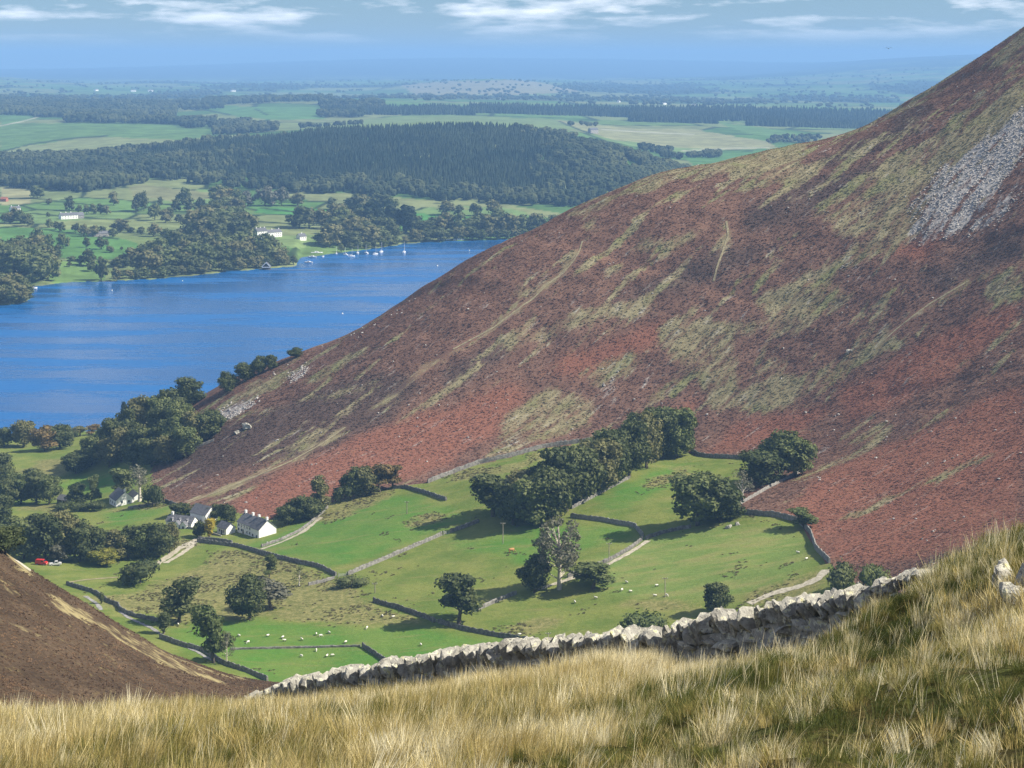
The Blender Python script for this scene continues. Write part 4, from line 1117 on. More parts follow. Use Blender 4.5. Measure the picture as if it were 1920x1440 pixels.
# hedgerow trees of the far plain
q = rg.uniform(0, 1, (9000, 2)); uu = -60+q[:, 0]*1800; y2 = 7600*(18500/7600)**q[:, 1]; x2 = (uu-960)/F*y2
lv = np.round(np.log2(np.clip(y2/26, 105, 520)/105)); cs = 105*2**lv
a1, a2, _ = worley(x2/cs*0.75+3.3*lv, y2/(cs*1.7)+1.7*lv, 5)
kk = ((a2-a1) < 0.06) | (fbm(x2/900+5, y2/1500, 33, 4) > 0.585)
kk &= rg.uniform(0, 1, len(kk)) < 0.8
wood('hedgerow_woodland', 'hazy hedges and woods of the distant plain', np.c_[x2[kk], y2[kk], far_h(x2[kk], y2[kk])-0.5], 15, PUFFS, 1.8, 21)

# ================================================================== FOREGROUND
def tint_mat(name, ramp, rough=0.8, spec=0.1, transl=0.0, nscale=3.0, namp=0.25):
    t = NT(name); ti = t.attr('tint', 'INSTANCER').outputs['Fac']
    n = t.noise(nscale, 3, 0.6, t.objc())
    f = t.math('ADD', ti, t.math('MULTIPLY_ADD', n, namp*2, -namp), clamp=True)
    cr = t.node('ShaderNodeValToRGB'); el = cr.color_ramp.elements
    while len(el) < len(ramp): el.new(0.5)
    for e, (p, c) in zip(el, ramp): e.position = p; e.color = c+(1,)
    t.l.new(f, cr.inputs[0])
    b = t.node('ShaderNodeBsdfPrincipled'); t.l.new(cr.outputs[0], b.inputs['Base Color'])
    b.inputs['Roughness'].default_value = rough; b.inputs['Specular IOR Level'].default_value = spec
    if transl:
        tr = t.node('ShaderNodeBsdfTranslucent'); t.l.new(cr.outputs[0], tr.inputs['Color'])
        mx = t.node('ShaderNodeMixShader'); mx.inputs[0].default_value = transl
        t.l.new(b.outputs[0], mx.inputs[1]); t.l.new(tr.outputs[0], mx.inputs[2]); t.l.new(mx.outputs[0], t.out.inputs['Surface'])
    else: t.l.new(b.outputs[0], t.out.inputs['Surface'])
    return t.mat

# ---- dry stone wall in the foreground, every stone its own piece
t = NT('lichened_stone'); oc = t.objc()
ov = t.node('ShaderNodeObjectInfo')
loc = t.node('ShaderNodeVectorMath', operation='ADD'); t.l.new(oc, loc.inputs[0]); t.l.new(ov.outputs['Location'], loc.inputs[1])
n1 = t.noise(3.0, 5, 0.65, loc.outputs[0]); n2 = t.noise(14.0, 5, 0.7, loc.outputs[0]); n3 = t.noise(6.5, 4, 0.6, loc.outputs[0])
c = t.mix(t.rng(n1, 0.35, 0.65), (0.24, 0.23, 0.20), (0.42, 0.405, 0.35))
c = t.mix(t.math('MULTIPLY', ov.outputs['Random'], 0.4), c, (0.26, 0.25, 0.23))
c = t.mix(t.rng(n3, 0.54, 0.62), c, (0.52, 0.51, 0.41))
c = t.mix(t.rng(n3, 0.60, 0.68, 0, 0.8), c, (0.46, 0.43, 0.20))
c = t.mix(t.rng(n2, 0.36, 0.44, 1, 0), c, (0.15, 0.145, 0.13))
M_STONE = t.bsdf(c, 0.92, 0.1, t.bump(t.math('ADD', n1, t.math('MULTIPLY', n2, 0.6)), 0.9, 0.06))
def stone_mesh(name, seed, sx, sy, sz, sharp=0.16):
    rd = random.Random(seed); bm = bmesh.new()
    bmesh.ops.create_cube(bm, size=1.0)
    bmesh.ops.subdivide_edges(bm, edges=bm.edges[:], cuts=2, use_grid_fill=True)
    nr = np.random.default_rng(seed); off = nr.uniform(0, 50, 3)
    cut = [Vector(nr.normal(size=3)).normalized() for _ in range(7)]
    for v in bm.verts:
        p = v.co.copy()
        q = p.normalized()*0.62
        p = p.lerp(q, 0.42)
        for k, cc in enumerate(cut):     # knock corners off flat
            d = p.dot(cc); lim = 0.34+0.07*math.sin(k*1.7+seed)
            if d > lim: p -= cc*(d-lim)
        p += Vector([rd.uniform(-1, 1)*sharp*0.38 for _ in range(3)])
        v.co = Vector((p.x*sx, p.y*sy, p.z*sz))
    me = bpy.data.meshes.new(name); bm.to_mesh(me); bm.free(); me.materials.append(M_STONE); me.update()
    return me
COPE = [stone_mesh('cope_stone', 10+i, 0.17, 0.60, 0.62, 0.24) for i in range(16)]
COURSE = [stone_mesh('course_stone', 60+i, 0.50, 0.55, 0.19, 0.14) for i in range(12)]
A_, B_ = Vector((-7.1, 53, 0)), Vector((7.4, 34, 0))
A_ = A_+(A_-B_)*0.035
wdir = (B_-A_).normalized(); wlen = (B_-A_).length
wang = math.atan2(wdir.y, wdir.x)
stone_wall = empty('dry_stone_wall', (A_.x, A_.y, float(near_z(A_.x, A_.y))))
tag(stone_wall, 'tumbledown dry stone wall with pale lichened capstones across the foreground slope', 'stone wall')
rd = random.Random(4)
base = stone_wall.location.copy()
def put_stone(me, p, e, s):
    o = obj('stone', me, stone_wall); o.location = Vector(p)-base; o.rotation_euler = e; o.scale = s
s = 0.0
while s < wlen:
    p = A_+wdir*s; u, _ = proj(p.x, p.y, 0)
    ztop = EYE-(float(wtop_v(u))-110)/F*p.y
    g = float(near_z(p.x, p.y))
    hgt = max(0.25, ztop-g)
    k = rd.uniform(0.75, 1.25)
    ch = min(0.62, hgt)*rd.uniform(0.75, 1.12)
    if u > 1640: ch *= 0.8
    # capstone, set on edge and leaning along the wall
    jut = Vector((-wdir.y, wdir.x, 0))*rd.uniform(-0.06, 0.06)
    put_stone(rd.choice(COPE), (p.x+jut.x, p.y+jut.y, ztop-ch*0.46), (rd.uniform(-.2, .2), rd.uniform(-0.55, 0.10)-0.2, wang+rd.uniform(-.3, .3)), (k*rd.uniform(0.75, 1.35), rd.uniform(0.8, 1.15), ch/0.60*rd.uniform(.8, 1.12)))
    s += 0.20*k*rd.uniform(0.85, 1.15)
for row in range(5):
    s = rd.uniform(0, 0.3)
    while s < wlen:
        p = A_+wdir*s; u, _ = proj(p.x, p.y, 0)
        ztop = EYE-(float(wtop_v(u))-110)/F*p.y; g = float(near_z(p.x, p.y))
        z = ztop-0.58-row*0.18+rd.uniform(-.04, .04)
        k = rd.uniform(0.75, 1.3)
        if z > g-0.12 and (row < 1 or 1250 < u < 1650):
            jut = Vector((-wdir.y, wdir.x, 0))*rd.uniform(-0.09, 0.09)
            put_stone(rd.choice(COURSE), (p.x+jut.x, p.y+jut.y, z), (rd.uniform(-.15, .15), rd.uniform(-.15, .15), wang+rd.uniform(-.25, .25)), (k, rd.uniform(1.0, 1.3), rd.uniform(0.85, 1.25)))
        s += 0.54*k
# dark hearting that closes the wall behind the face stones
vs, fs = [], []
m = 60
for i in range(m+1):
    p = A_+wdir*(wlen*i/m); u, _ = proj(p.x, p.y, 0)
    zt = EYE-(float(wtop_v(u))-110)/F*p.y; g = float(near_z(p.x, p.y))
    top = max(g-0.1, zt-0.42); nrm = Vector((-wdir.y, wdir.x, 0))
    for sgn, hw, z in ((-1, 0.30, g-0.4), (-1, 0.17, top), (1, 0.17, top), (1, 0.30, g-0.4)):
        q = p+nrm*sgn*hw; vs.append((q.x-base.x, q.y-base.y, z-base.z))
for i in range(m):
    for k in range(3): a = i*4+k; fs.append((a, a+1, a+5, a+4))
obj('wall_core', mesh_np('wall_core', np.array(vs), np.array(fs), M_STONE), stone_wall)

# ---- boulders in the grass
def boulder(u, v, y, wpx, hpx, seed, label, tilt=(0, 0, 0)):
    ys = np.linspace(12, 45, 700); vv = 110+F*(EYE-near_z((u-960)/F*ys, ys))/ys; y = float(ys[np.argmax(vv < v)])
    x = (u-960)/F*y; z = float(near_z(x, y))-0.08
    me = stone_mesh('boulder', seed, wpx/F*y*1.15, wpx/F*y*1.0, hpx/F*y*1.25, 0.14)
    o = obj('boulder', me); o.location = (x, y, z+hpx/F*y*0.42); o.rotation_euler = tilt
    tag(o, label, 'boulder', 'boulders in the near grass')
boulder(1880,1098,28.4,52,46,301,'upper of the two stacked grey boulders at the right frame edge',(0.2,-0.3,0.5))
boulder(1898,1132,26.6,42,54,302,'lower upright boulder wedged under the stacked one at the right frame edge',(0.1,0.2,0.2))
boulder(1930,1100,28.6,44,48,303,'boulder cut off by the right frame edge beside the stacked pair',(0.2,-0.4,0.9))
boulder(1468,1298,24.6,22,16,304,'small pale stone lying in the grass below the wall',(0.2,0.1,0.5))
boulder(1722,1092,34.4,40,26,305,'fallen pale stone at the ruined upper end of the wall',(0.3,0.1,0.5))

# ---- long grass
def tuft_mesh(name, seed, nb, h, spread, lean, width, mat, droop=0.35):
    rg = np.random.default_rng(seed); V = []; Fc = []
    for i in range(nb):
        a = rg.uniform(0, 6.28); r = spread*math.sqrt(rg.uniform(0, 1)); bx, by = r*math.cos(a), r*math.sin(a)
        hh = h*rg.uniform(0.55, 1.15); out = rg.uniform(0.05, droop)*hh
        ox, oy = math.cos(a)*out+lean*hh, math.sin(a)*out*0.8
        wa = rg.uniform(0, 6.28); wx, wy = math.cos(wa)*width*0.5, math.sin(wa)*width*0.5
        b = len(V)
        for (tt, ww) in ((0, 1.0), (0.45, 0.85), (0.8, 0.55)):
            q = tt**1.7
            cx, cy, cz = bx+ox*q, by+oy*q, hh*(tt-0.10*q*abs(out)/max(h, .01))
            V += [(cx-wx*ww, cy-wy*ww, cz), (cx+wx*ww, cy+wy*ww, cz)]
        V.append((bx+ox, by+oy, hh*0.98))
        Fc += [(b, b+1, b+3, b+2), (b+2, b+3, b+5, b+4), (b+4, b+5, b+6)]
    me = bpy.data.meshes.new(name); me.from_pydata(V, [], Fc); me.materials.append(mat); me.update()
    return me
M_GRASS = tint_mat('long_grass', [(0.0, (0.070, 0.090, 0.022)), (0.25, (0.20, 0.19, 0.050)), (0.5, (0.46, 0.36, 0.135)), (0.75, (0.64, 0.54, 0.27)), (1.0, (0.80, 0.73, 0.51))], 0.6, 0.2, 0.30, 2.0, 0.10)
TALL = [tuft_mesh('tall_tuft', 300+i, 38, 0.42, 0.13, 0.10+0.10*(i % 3), 0.0055, M_GRASS) for i in range(6)]
SHORT = [tuft_mesh('short_tuft', 330+i, 42, 0.22, 0.14, 0.08, 0.0065, M_GRASS, 0.8) for i in range(5)]
rg = np.random.default_rng(77)
n = 162000
# area-weighted points in the view wedge, out to a little past the brow
y = np.sqrt(rg.uniform(13.0**2, 57.0**2, n)); u = rg.uniform(-480, 2460, n); x = (u-960)/F*y
yb = np.where(u < 455, np.interp(u, [-480,-130,0,250,455], [38,40,42,47,56]), np.where(u < 1745, wall_y(np.clip(u, 455, 1745)), 39.0))
dw = yb-y
keep = dw > np.where((u >= 455) & (u < 1745), 0.30, 0.0)
dens = 0.32+0.68*np.clip((y-13)/22, 0, 1)
keep &= rg.uniform(0, 1, n) < dens
x, y, u, dw = x[keep], y[keep], u[keep], dw[keep]
z = near_z(x, y)
right = sstep(-0.5, 3.5, x-(y-24)*0.10)*sstep(0.2, 3.0, dw*0+3) # turf on the right is shorter
clump = fbm(x/0.9, y/0.9, 52, 3); big = fbm(x/3.5, y/3.5, 57, 3)
ca_, sa_ = math.cos(0.9), math.sin(0.9)
band = fbm((x*ca_+y*sa_*0.8)/4.2, (-x*sa_+y*0.5*ca_)/0.85, 63, 3)
low = sstep(0.50, 0.60, band)*(0.45+0.55*right)
short = rg.uniform(0, 1, len(x)) < (0.15+0.45*right+0.6*low)
hol = right*sstep(0.50, 0.40, clump)            # bare hollows between the tussocks
tus2 = fbm(x/0.42, y/0.42, 58, 2)
hol = np.maximum(hol, 0.9*sstep(0.50, 0.34, tus2))
keep = (rg.uniform(0, 1, len(x)) > hol*0.92) | (short & (rg.uniform(0, 1, len(x)) < 0.75))
x, y, z, u, dw, right, clump, big, short, low = [q[keep] for q in (x, y, z, u, dw, right, clump, big, short, low)]
n = len(x)
h = (0.72+0.55*clump+0.35*(big-0.5))*np.where(short, 1.0, 1.0-0.34*right)
h *= (0.72+0.6*rg.uniform(0, 1, n)**2)*(1-0.40*low)*(0.74+0.26*sstep(15, 27, y))
h *= np.where((u > 455) & (u < 1640) & (dw < 1.2) & ~short, 0.72, 1.0)
tint = 0.52+(big-0.5)*0.9+(clump-0.5)*0.6+rg.normal(0, 0.16, n)
tint = np.where(short, tint-0.32, tint+0.28*right+0.04)-0.17*low
tint = tint+0.10*sstep(28, 16, y)+(fbm(x/0.22, y/0.22, 59, 2)-0.5)*0.7
rot = np.c_[rg.normal(0, 0.20, n), rg.normal(0.10, 0.20, n), rg.normal(0.15, 1.3, n)]
idx = np.where(short, 6+rg.integers(0, 5, n), rg.integers(0, 6, n))
og = scatter('long_grass', np.c_[x, y, z-0.02], rot, np.c_[h, h, h*rg.uniform(0.85, 1.2, n)], idx, np.clip(tint, 0, 1), TALL+SHORT)
tag(og, 'long golden moor grass covering the near slope', 'grass', kind='stuff')
STEM = [tuft_mesh('seed_stem', 360+i, 7, 0.48, 0.16, 0.18, 0.0062, M_GRASS, 0.45) for i in range(4)]
m = rg.uniform(0, 1, n) < 0.16*(1-0.8*low)
k = m.sum()
os_ = scatter('seed_stems', np.c_[x[m], y[m], z[m]], np.c_[rg.normal(0, .2, k), rg.normal(.15, .22, k), rg.normal(0, .6, k)], (0.55+0.6*rg.uniform(0, 1, k))*(0.7+0.3*sstep(15, 27, y[m]))*np.where((u[m] > 455) & (u[m] < 1640) & (dw[m] < 2.0), 0.75, 1.0), rg.integers(0, 4, k), np.clip(0.86+rg.normal(0, 0.12, k), 0, 1), STEM)
tag(os_, 'pale dry seed stems standing above the moor grass', 'grass', kind='stuff')

# ---- bracken, tussocks and stones on the fell and the spur
M_BRK = tint_mat('dead_bracken', [(0.0, (0.12, 0.078, 0.060)), (0.35, (0.19, 0.110, 0.082)), (0.7, (0.275, 0.140, 0.096)), (1.0, (0.37, 0.215, 0.145))], 0.9, 0.05, 0.42, 1.5, 0.2)
M_TUS = tint_mat('hill_grass', [(0.0, (0.10, 0.094, 0.045)), (0.5, (0.185, 0.165, 0.086)), (1.0, (0.32, 0.28, 0.165))], 0.9, 0.05, 0.42, 1.5, 0.2)
M_SCR = tint_mat('scree_rock', [(0.0, (0.15, 0.138, 0.128)), (0.5, (0.31, 0.288, 0.265)), (1.0, (0.50, 0.47, 0.43))], 0.9, 0.1, 0, 1.5, 0.2)
def frond_mesh(name, seed, mat, n=12, up=0.45):
    rg = np.random.default_rng(seed); V = []; Fc = []
    for i in range(n):
        a = rg.uniform(0, 6.28); L = rg.uniform(0.5, 1.0); w = rg.uniform(0.16, 0.30); r0 = rg.uniform(0, 0.25)
        c, s_ = math.cos(a), math.sin(a); b = len(V)
        zt = up*rg.uniform(0.5, 1.1)
        V += [(c*r0, s_*r0, 0), (c*(r0+L*.45)-s_*w, s_*(r0+L*.45)+c*w, zt), (c*(r0+L), s_*(r0+L), zt*rg.uniform(0.35, 0.9)), (c*(r0+L*.45)+s_*w, s_*(r0+L*.45)-c*w, zt*0.9)]
        Fc.append((b, b+1, b+2, b+3))
    me = bpy.data.meshes.new(name); me.from_pydata(V, [], Fc); me.materials.append(mat); me.update(); return me
def chunk_mesh(name, seed, mat):
    rd = random.Random(seed); mb = MB(); mb.blob((0, 0, 0.15), (0.6*rd.uniform(.7, 1.3), 0.5, 0.4*rd.uniform(.7, 1.2)), seg=5, ring=4, jit=0.35, rnd=rd); return mb.mesh(name, mat)
M_BRK2 = tint_mat('brown_bracken', [(0.0, (0.06, 0.042, 0.028)), (0.5, (0.135, 0.085, 0.050)), (1.0, (0.26, 0.17, 0.10))], 0.9, 0.05, 0.1, 1.5, 0.2)
BRK2 = [frond_mesh('spur_bracken', 480+i, M_BRK2) for i in range(4)]
BRK = [frond_mesh('bracken', 400+i, M_BRK) for i in range(5)]
TUS = [frond_mesh('tussock', 420+i, M_TUS, 12, 0.4) for i in range(4)]
SCR = [chunk_mesh('scree_stone', 440+i, M_SCR) for i in range(5)]
g2 = lambda m: m.reshape(NYg, NXg)
def samp(m, x, y):
    i = np.clip(np.rint((x-X0)/DX).astype(int), 0, NXg-1); j = np.clip(np.rint((y-Y0)/DY).astype(int), 0, NYg-1)
    return g2(m)[j, i]
FELL_PATHS = [[(690,775),(720,752),(745,735),(770,712),(800,690),(850,655),(925,615),(960,588),(1000,560),(1030,530),(1055,515),(1075,490),(1087,470),(1092,452)],
    [(1338,528),(1345,500),(1356,470),(1366,440),(1362,415)],[(350,945),(420,918),(480,893),(540,868),(600,835),(650,800)],[(1640,655),(1680,618),(1740,572),(1820,525)]]
n = 420000
x = rg.uniform(-230, 420, n); y = rg.uniform(610, 1260, n)
u0 = 960+F*x/y
kp = (u0 > -40) & (u0 < 1990); x, y, u0 = x[kp], y[kp], u0[kp]
kp = (samp(is_fell.astype(float), x, y) > 0.5) & (y < ridge_y(u0)+12); x, y = x[kp], y[kp]
_u, _v = proj(x, y, mid_z(x, y)); nop = np.full(len(x), 1e9)
for l in FELL_PATHS: nop = np.minimum(nop, d_line(_u, _v, l))
kp = nop > 5.5; x, y = x[kp], y[kp]
fgm, fsm, fdm, frm = samp(mg, x, y), samp(ms, x, y), samp(md_, x, y), samp(mr, x, y)
sn = fbm((x*0.80+y*0.60)/24.0, (x*0.60-y*0.80)/3.6, 131, 4, 0.6)
pg = sstep(0.28, 0.85, fgm+(sn-0.5)*1.4); ps = sstep(0.25, 1.0, fsm+(sn-0.5)*2.6)
r1 = rg.uniform(0, 1, len(x)); z = mid_z(x, y)
ps = ps*(0.07+0.93*sstep(0.03, 0.25, fsm)); isS = r1 < ps*0.6; isG = ~isS & (rg.uniform(0, 1, len(x)) < pg*0.6)
isB = ~isS & ~isG & (rg.uniform(0, 1, len(x)) < 0.85*(1-pg)*(1-ps))
patch = fbm(x/22, y/22, 141, 3)
def lay(name, label, cat, sel, protos, size, tint, flat=1.0):
    m = sel.sum(); 
    rot = np.c_[rg.normal(0, 0.15, m), rg.normal(0, 0.15, m), rg.uniform(0, 6.28, m)]
    o = scatter(name, np.c_[x[sel], y[sel], z[sel]-0.05], rot, (size*rg.uniform(0.6, 1.35, m))[:, None]*np.array([[1, 1, flat]]), rg.integers(0, len(protos), m), np.clip(tint[sel]+rg.normal(0, 0.13, m), 0, 1), protos)
    tag(o, label, cat, kind='stuff')
lay('bracken', 'russet dead bracken blanketing the fell', 'bracken', isB, BRK, 0.62, 0.34+0.42*frm-0.42*fdm+(patch-0.5)*0.7, 0.5)
lay('hill_grass', 'pale bleached grass streaking the fell', 'grass', isG, TUS, 0.62, 0.45+(patch-0.5)*1.2, 0.55)
lay('scree', 'grey scree stones spilling down the upper fell', 'scree', isS, SCR, 1.0, 0.55+(patch-0.5)*0.8)
# spur
n = 70000
x = rg.uniform(-260, 20, n); y = rg.uniform(280, 590, n)
kp = (samp(is_spur.astype(float), x, y) > 0.5); x, y = x[kp], y[kp]; z = mid_z(x, y)
kp = (samp(sg, x, y) < 0.4); x, y, z = x[kp], y[kp], z[kp]; patch = fbm(x/18, y/18, 151, 3)
lay('bracken', 'brown dead bracken on the spur at the frame edge', 'bracken', np.ones(len(x), bool), BRK2, 0.42, 0.40+(patch-0.5)*0.7)
# rushes and tufts in the rough pasture
n = 90000
x = rg.uniform(-240, 160, n); y = rg.uniform(630, 1200, n)
kp = (samp(is_fell.astype(float)+is_spur.astype(float), x, y) < 0.5) & (samp(vr, x, y)+(fbm(x/8, y/8, 161, 3)-0.5)*1.6 > 0.40); x, y = x[kp], y[kp]; z = mid_z(x, y)
patch = fbm(x/12, y/12, 171, 3)
kp = rg.uniform(0, 1, len(x)) < sstep(0.42, 0.62, patch); x, y, z, patch = x[kp], y[kp], z[kp], patch[kp]
lay('rushes', 'tufts of rushes in the rough valley pasture', 'rushes', np.ones(len(x), bool), TUS, 0.62, 0.15+(patch-0.5)*0.8)

# ================================================================== WALLS, TRACKS, BUILDINGS, SMALL THINGS
M_WALLSTONE = var_mat('field_wall_stone', (0.12, 0.115, 0.105), (0.27, 0.258, 0.235), 0.92, 0.08, 0.9, 0.8, 1.6)
def densify(pts, step):
    out = [pts[0]]
    for a, b in zip(pts[:-1], pts[1:]):
        n = max(1, int(math.hypot(b[0]-a[0], b[1]-a[1])/step))
        for i in range(1, n+1): out.append((a[0]+(b[0]-a[0])*i/n, a[1]+(b[1]-a[1])*i/n))
    return out
def field_wall(pts, label, h=1.5, w=0.7, seed=1):
    rd = random.Random(seed)
    g = [at(u, v) for u, v in densify(pts, 4)]
    # resample in the ground plane
    P = [Vector((p.x, p.y)) for p in g]; Q = [P[0]]
    for p in P[1:]:
        while (p-Q[-1]).length > 1.1: Q.append(Q[-1]+(p-Q[-1]).normalized()*1.0)
    if len(Q) < 3: return
    for _ in range(2): Q = [Q[0]]+[(Q[i-1]+Q[i]*2+Q[i+1])/4 for i in range(1, len(Q)-1)]+[Q[-1]]
    zs = mid_z(np.array([q.x for q in Q]), np.array([q.y for q in Q]))
    c = Vector((Q[0].x, Q[0].y, float(zs[0])))
    vs, fs = [], []
    for i, q in enumerate(Q):
        d = (Q[min(i+1, len(Q)-1)]-Q[max(i-1, 0)]).normalized(); n = Vector((-d.y, d.x))
        hh = h*rd.uniform(0.85, 1.12); z = float(zs[i])
        for sgn, ww, zz in ((-1, w*.62, -0.4), (-1, w*.45*rd.uniform(.8, 1.2), hh*.8), (-1, w*.28*rd.uniform(.5, 1.2), hh), (1, w*.28*rd.uniform(.5, 1.2), hh*rd.uniform(.93, 1.03)), (1, w*.45*rd.uniform(.8, 1.2), hh*.8), (1, w*.62, -0.4)):
            p = q+n*sgn*ww; vs.append((p.x-c.x, p.y-c.y, z+zz-c.z))
    for i in range(len(Q)-1):
        for k in range(5): a = i*6+k; fs.append((a, a+1, a+7, a+6))
    fs += [(5, 4, 3, 2, 1, 0), tuple(range((len(Q)-1)*6, len(Q)*6))]
    o = obj('field_wall', mesh_np('field_wall', np.array(vs), fs, M_WALLSTONE)); o.location = c
    return tag(o, label, 'stone wall', 'dry stone field walls')
WALLS = [([(370,1016),(400,1020),(450,1026),(500,1041),(560,1056),(600,1064),(632,1081)],'long dark curving wall running from the farm track down to the light wall',1.7),
 ([(652,1079),(730,1046),(800,1016),(832,1002)],'straight sunlit wall slanting up the middle field to the gate gap',1.7),
 ([(844,999),(870,990),(898,979)],'short sunlit wall between the gate gap and the plantation shadow',1.7),
 ([(578,1098),(605,1092),(630,1084)],'short sunlit wall below the junction with the long curving wall',1.3),
 ([(700,1128),(725,1136),(745,1141),(800,1160),(816,1167)],'dark wall left of the small stone sheep gap in the middle field',1.7),
 ([(822,1168),(870,1182),(930,1193),(990,1203)],'dark wall running from the sheep gap to behind the foreground wall',1.7),
 ([(680,1213),(700,1226),(724,1242)],'short dark wall stub beside the bright meadow',1.6),
 ([(1070,970),(1130,977),(1170,985),(1190,987),(1206,1008)],'dark wall hooking down at its right end below the plantation',1.9),
 ([(1204,1013),(1180,1031),(1140,1053),(1100,1069),(1062,1084)],'sunlit winding wall from the hooked wall down to the tall tree',1.5),
 ([(1210,1012),(1240,1001),(1270,994),(1300,989)],'sunlit wall climbing right towards the broad corner tree',1.5),
 ([(892,1146),(930,1129),(970,1113)],'short sunlit wall between the leaning tree and the dense dark tree',1.5),
 ([(1362,966),(1400,964),(1460,969),(1500,981),(1520,1001),(1530,1031),(1556,1056)],'heavy black-shadowed wall curving round the pale field below the fell',2.1),
 ([(1297,846),(1310,855),(1340,858),(1375,859),(1412,862)],'dark wall between the plantation top and the three dark trees',1.8),
 ([(802,906),(850,887),(900,869),(960,856),(1020,839),(1110,827)],'broad grey intake wall along the foot of the fell',2.2),
 ([(737,916),(760,915),(800,926),(838,939)],'short dark wall dipping into the upper field',1.7),
 ([(1072,954),(1110,934),(1145,915),(1182,896)],'sunlit wall along the lower edge of the plantation',1.5),
 ([(1372,955),(1405,936),(1440,916),(1500,886)],'sunlit wall dividing the three dark trees from the bracken',1.3),
 ([(125,1096),(150,1104),(180,1113),(205,1131),(222,1136),(226,1146),(250,1156),(302,1167)],'wall following the stream under the brown spur',1.6),
 ([(300,1196),(340,1211),(380,1221),(420,1246),(470,1263),(502,1277)],'dark wall between the bright meadow and the brown spur',1.7),
 ([(432,1218),(560,1215),(680,1212)],'low pale wall crossing the bright sheep meadow',0.7),
 ([(490,1026),(530,1012),(565,995),(598,968),(615,951)],'sunlit wall along the lane behind the white gable',1.3),
 ([(302,866),(325,857),(345,850),(402,826)],'sunlit wall at the lower edge of the fell wood',1.4),
 ([(310,941),(330,948),(346,957)],'short wall stub at the foot of the fell behind the farm',1.6),
 ([(240,953),(280,947),(308,941)],'low wall right of the lone white house',1.0),
 ([(372,1011),(400,1013),(430,1017),(436,1019)],'short garden wall in front of the farm cottages',1.3),
 ([(318,984),(340,989),(366,993)],'pale garden wall in front of the left-hand cottage',0.9)]
for i, (p, l, h) in enumerate(WALLS): field_wall(p, l, h, seed=50+i)

# ---- tracks and footpaths laid on the ground
def path_mat(name, c1, c2):
    t = NT(name); P = t.pos(); n = t.noise(0.8, 5, 0.7, P)
    return t.bsdf(t.mix(t.rng(n, 0.35, 0.65), c1, c2), 0.95, 0.05)
M_TRACK = path_mat('gravel_track', (0.30, 0.27, 0.20), (0.50, 0.455, 0.36))
M_TRAIL = path_mat('worn_trail', (0.20, 0.168, 0.10), (0.33, 0.285, 0.175))
M_BECK = path_mat('stream_gravel', (0.17, 0.165, 0.155), (0.34, 0.33, 0.31))
def path(name, pts, width, mat, lift=0.10, wv=0.35, seed=0):
    rd = random.Random(seed); Q = [at(u, v) for u, v in densify(pts, 3)]
    R2 = [Q[0]]
    for q in Q[1:]:
        if (q-R2[-1]).length > 1.2 and (q-R2[-1]).length < 60: R2.append(q)
    for _ in range(2): R2 = [R2[0]]+[(R2[i-1]+R2[i]*2+R2[i+1])/4 for i in range(1, len(R2)-1)]+[R2[-1]]
    vs, fs = [], []
    for i, q in enumerate(R2):
        d = (R2[min(i+1, len(R2)-1)]-R2[max(i-1, 0)]); n = Vector((-d.y, d.x, 0)).normalized(); w = width*rd.uniform(1-wv, 1+wv)
        for k in (-1, -.33, .33, 1):
            p = q+n*k*w*.5; vs.append((p.x, p.y, float(mid_z(p.x, p.y))+lift))
    for i in range(len(R2)-1):
        for k in range(3): a = i*4+k; fs.append((a, a+1, a+5, a+4))
    return tag(obj(name, mesh_np(name, np.array(vs), fs, mat, True)), kind='structure')
path('farm_track', [(262,1074),(290,1060),(312,1046),(340,1026),(372,1010)], 3.2, M_TRACK)
path('farm_track', [(310,1056),(335,1042),(352,1030),(370,1013)], 2.4, M_TRACK)
path('farm_track', [(40,1060),(90,1062),(135,1062),(185,1066),(215,1064)], 3.0, M_TRACK)
path('farm_track', [(130,1092),(160,1087),(200,1084),(225,1082)], 2.0, M_TRAIL)
path('farm_track', [(1215,1014),(1185,1034),(1145,1056),(1105,1072),(1065,1087),(1000,1108)], 2.2, M_TRACK)
path('farm_track', [(1405,1132),(1450,1112),(1500,1100),(1535,1085),(1552,1066)], 3.4, M_TRACK)
path('farm_track', [(490,1030),(530,1016),(568,998),(602,970)], 2.0, M_TRACK)
path('streambed', [(225,1146),(240,1158),(262,1168),(285,1178),(302,1190),(330,1206),(370,1222),(400,1240)], 1.5, M_BECK)
path('streambed', [(160,1118),(182,1132),(190,1144)], 1.6, M_BECK)
path('footpath', [(850,655),(925,615),(960,588),(1000,560),(1030,530),(1055,515),(1075,490),(1087,470),(1092,452)], 0.9, M_TRAIL, 0.22)
path('footpath', [(1338,528),(1345,500),(1356,470),(1366,440),(1362,415)], 1.1, M_TRAIL, 0.22)
path('footpath', [(350,945),(420,918),(480,893),(540,868),(600,835),(650,800)], 1.2, M_TRAIL, 0.22)
path('footpath', [(1640,655),(1680,618),(1740,572),(1820,525)], 1.0, M_TRAIL, 0.22)

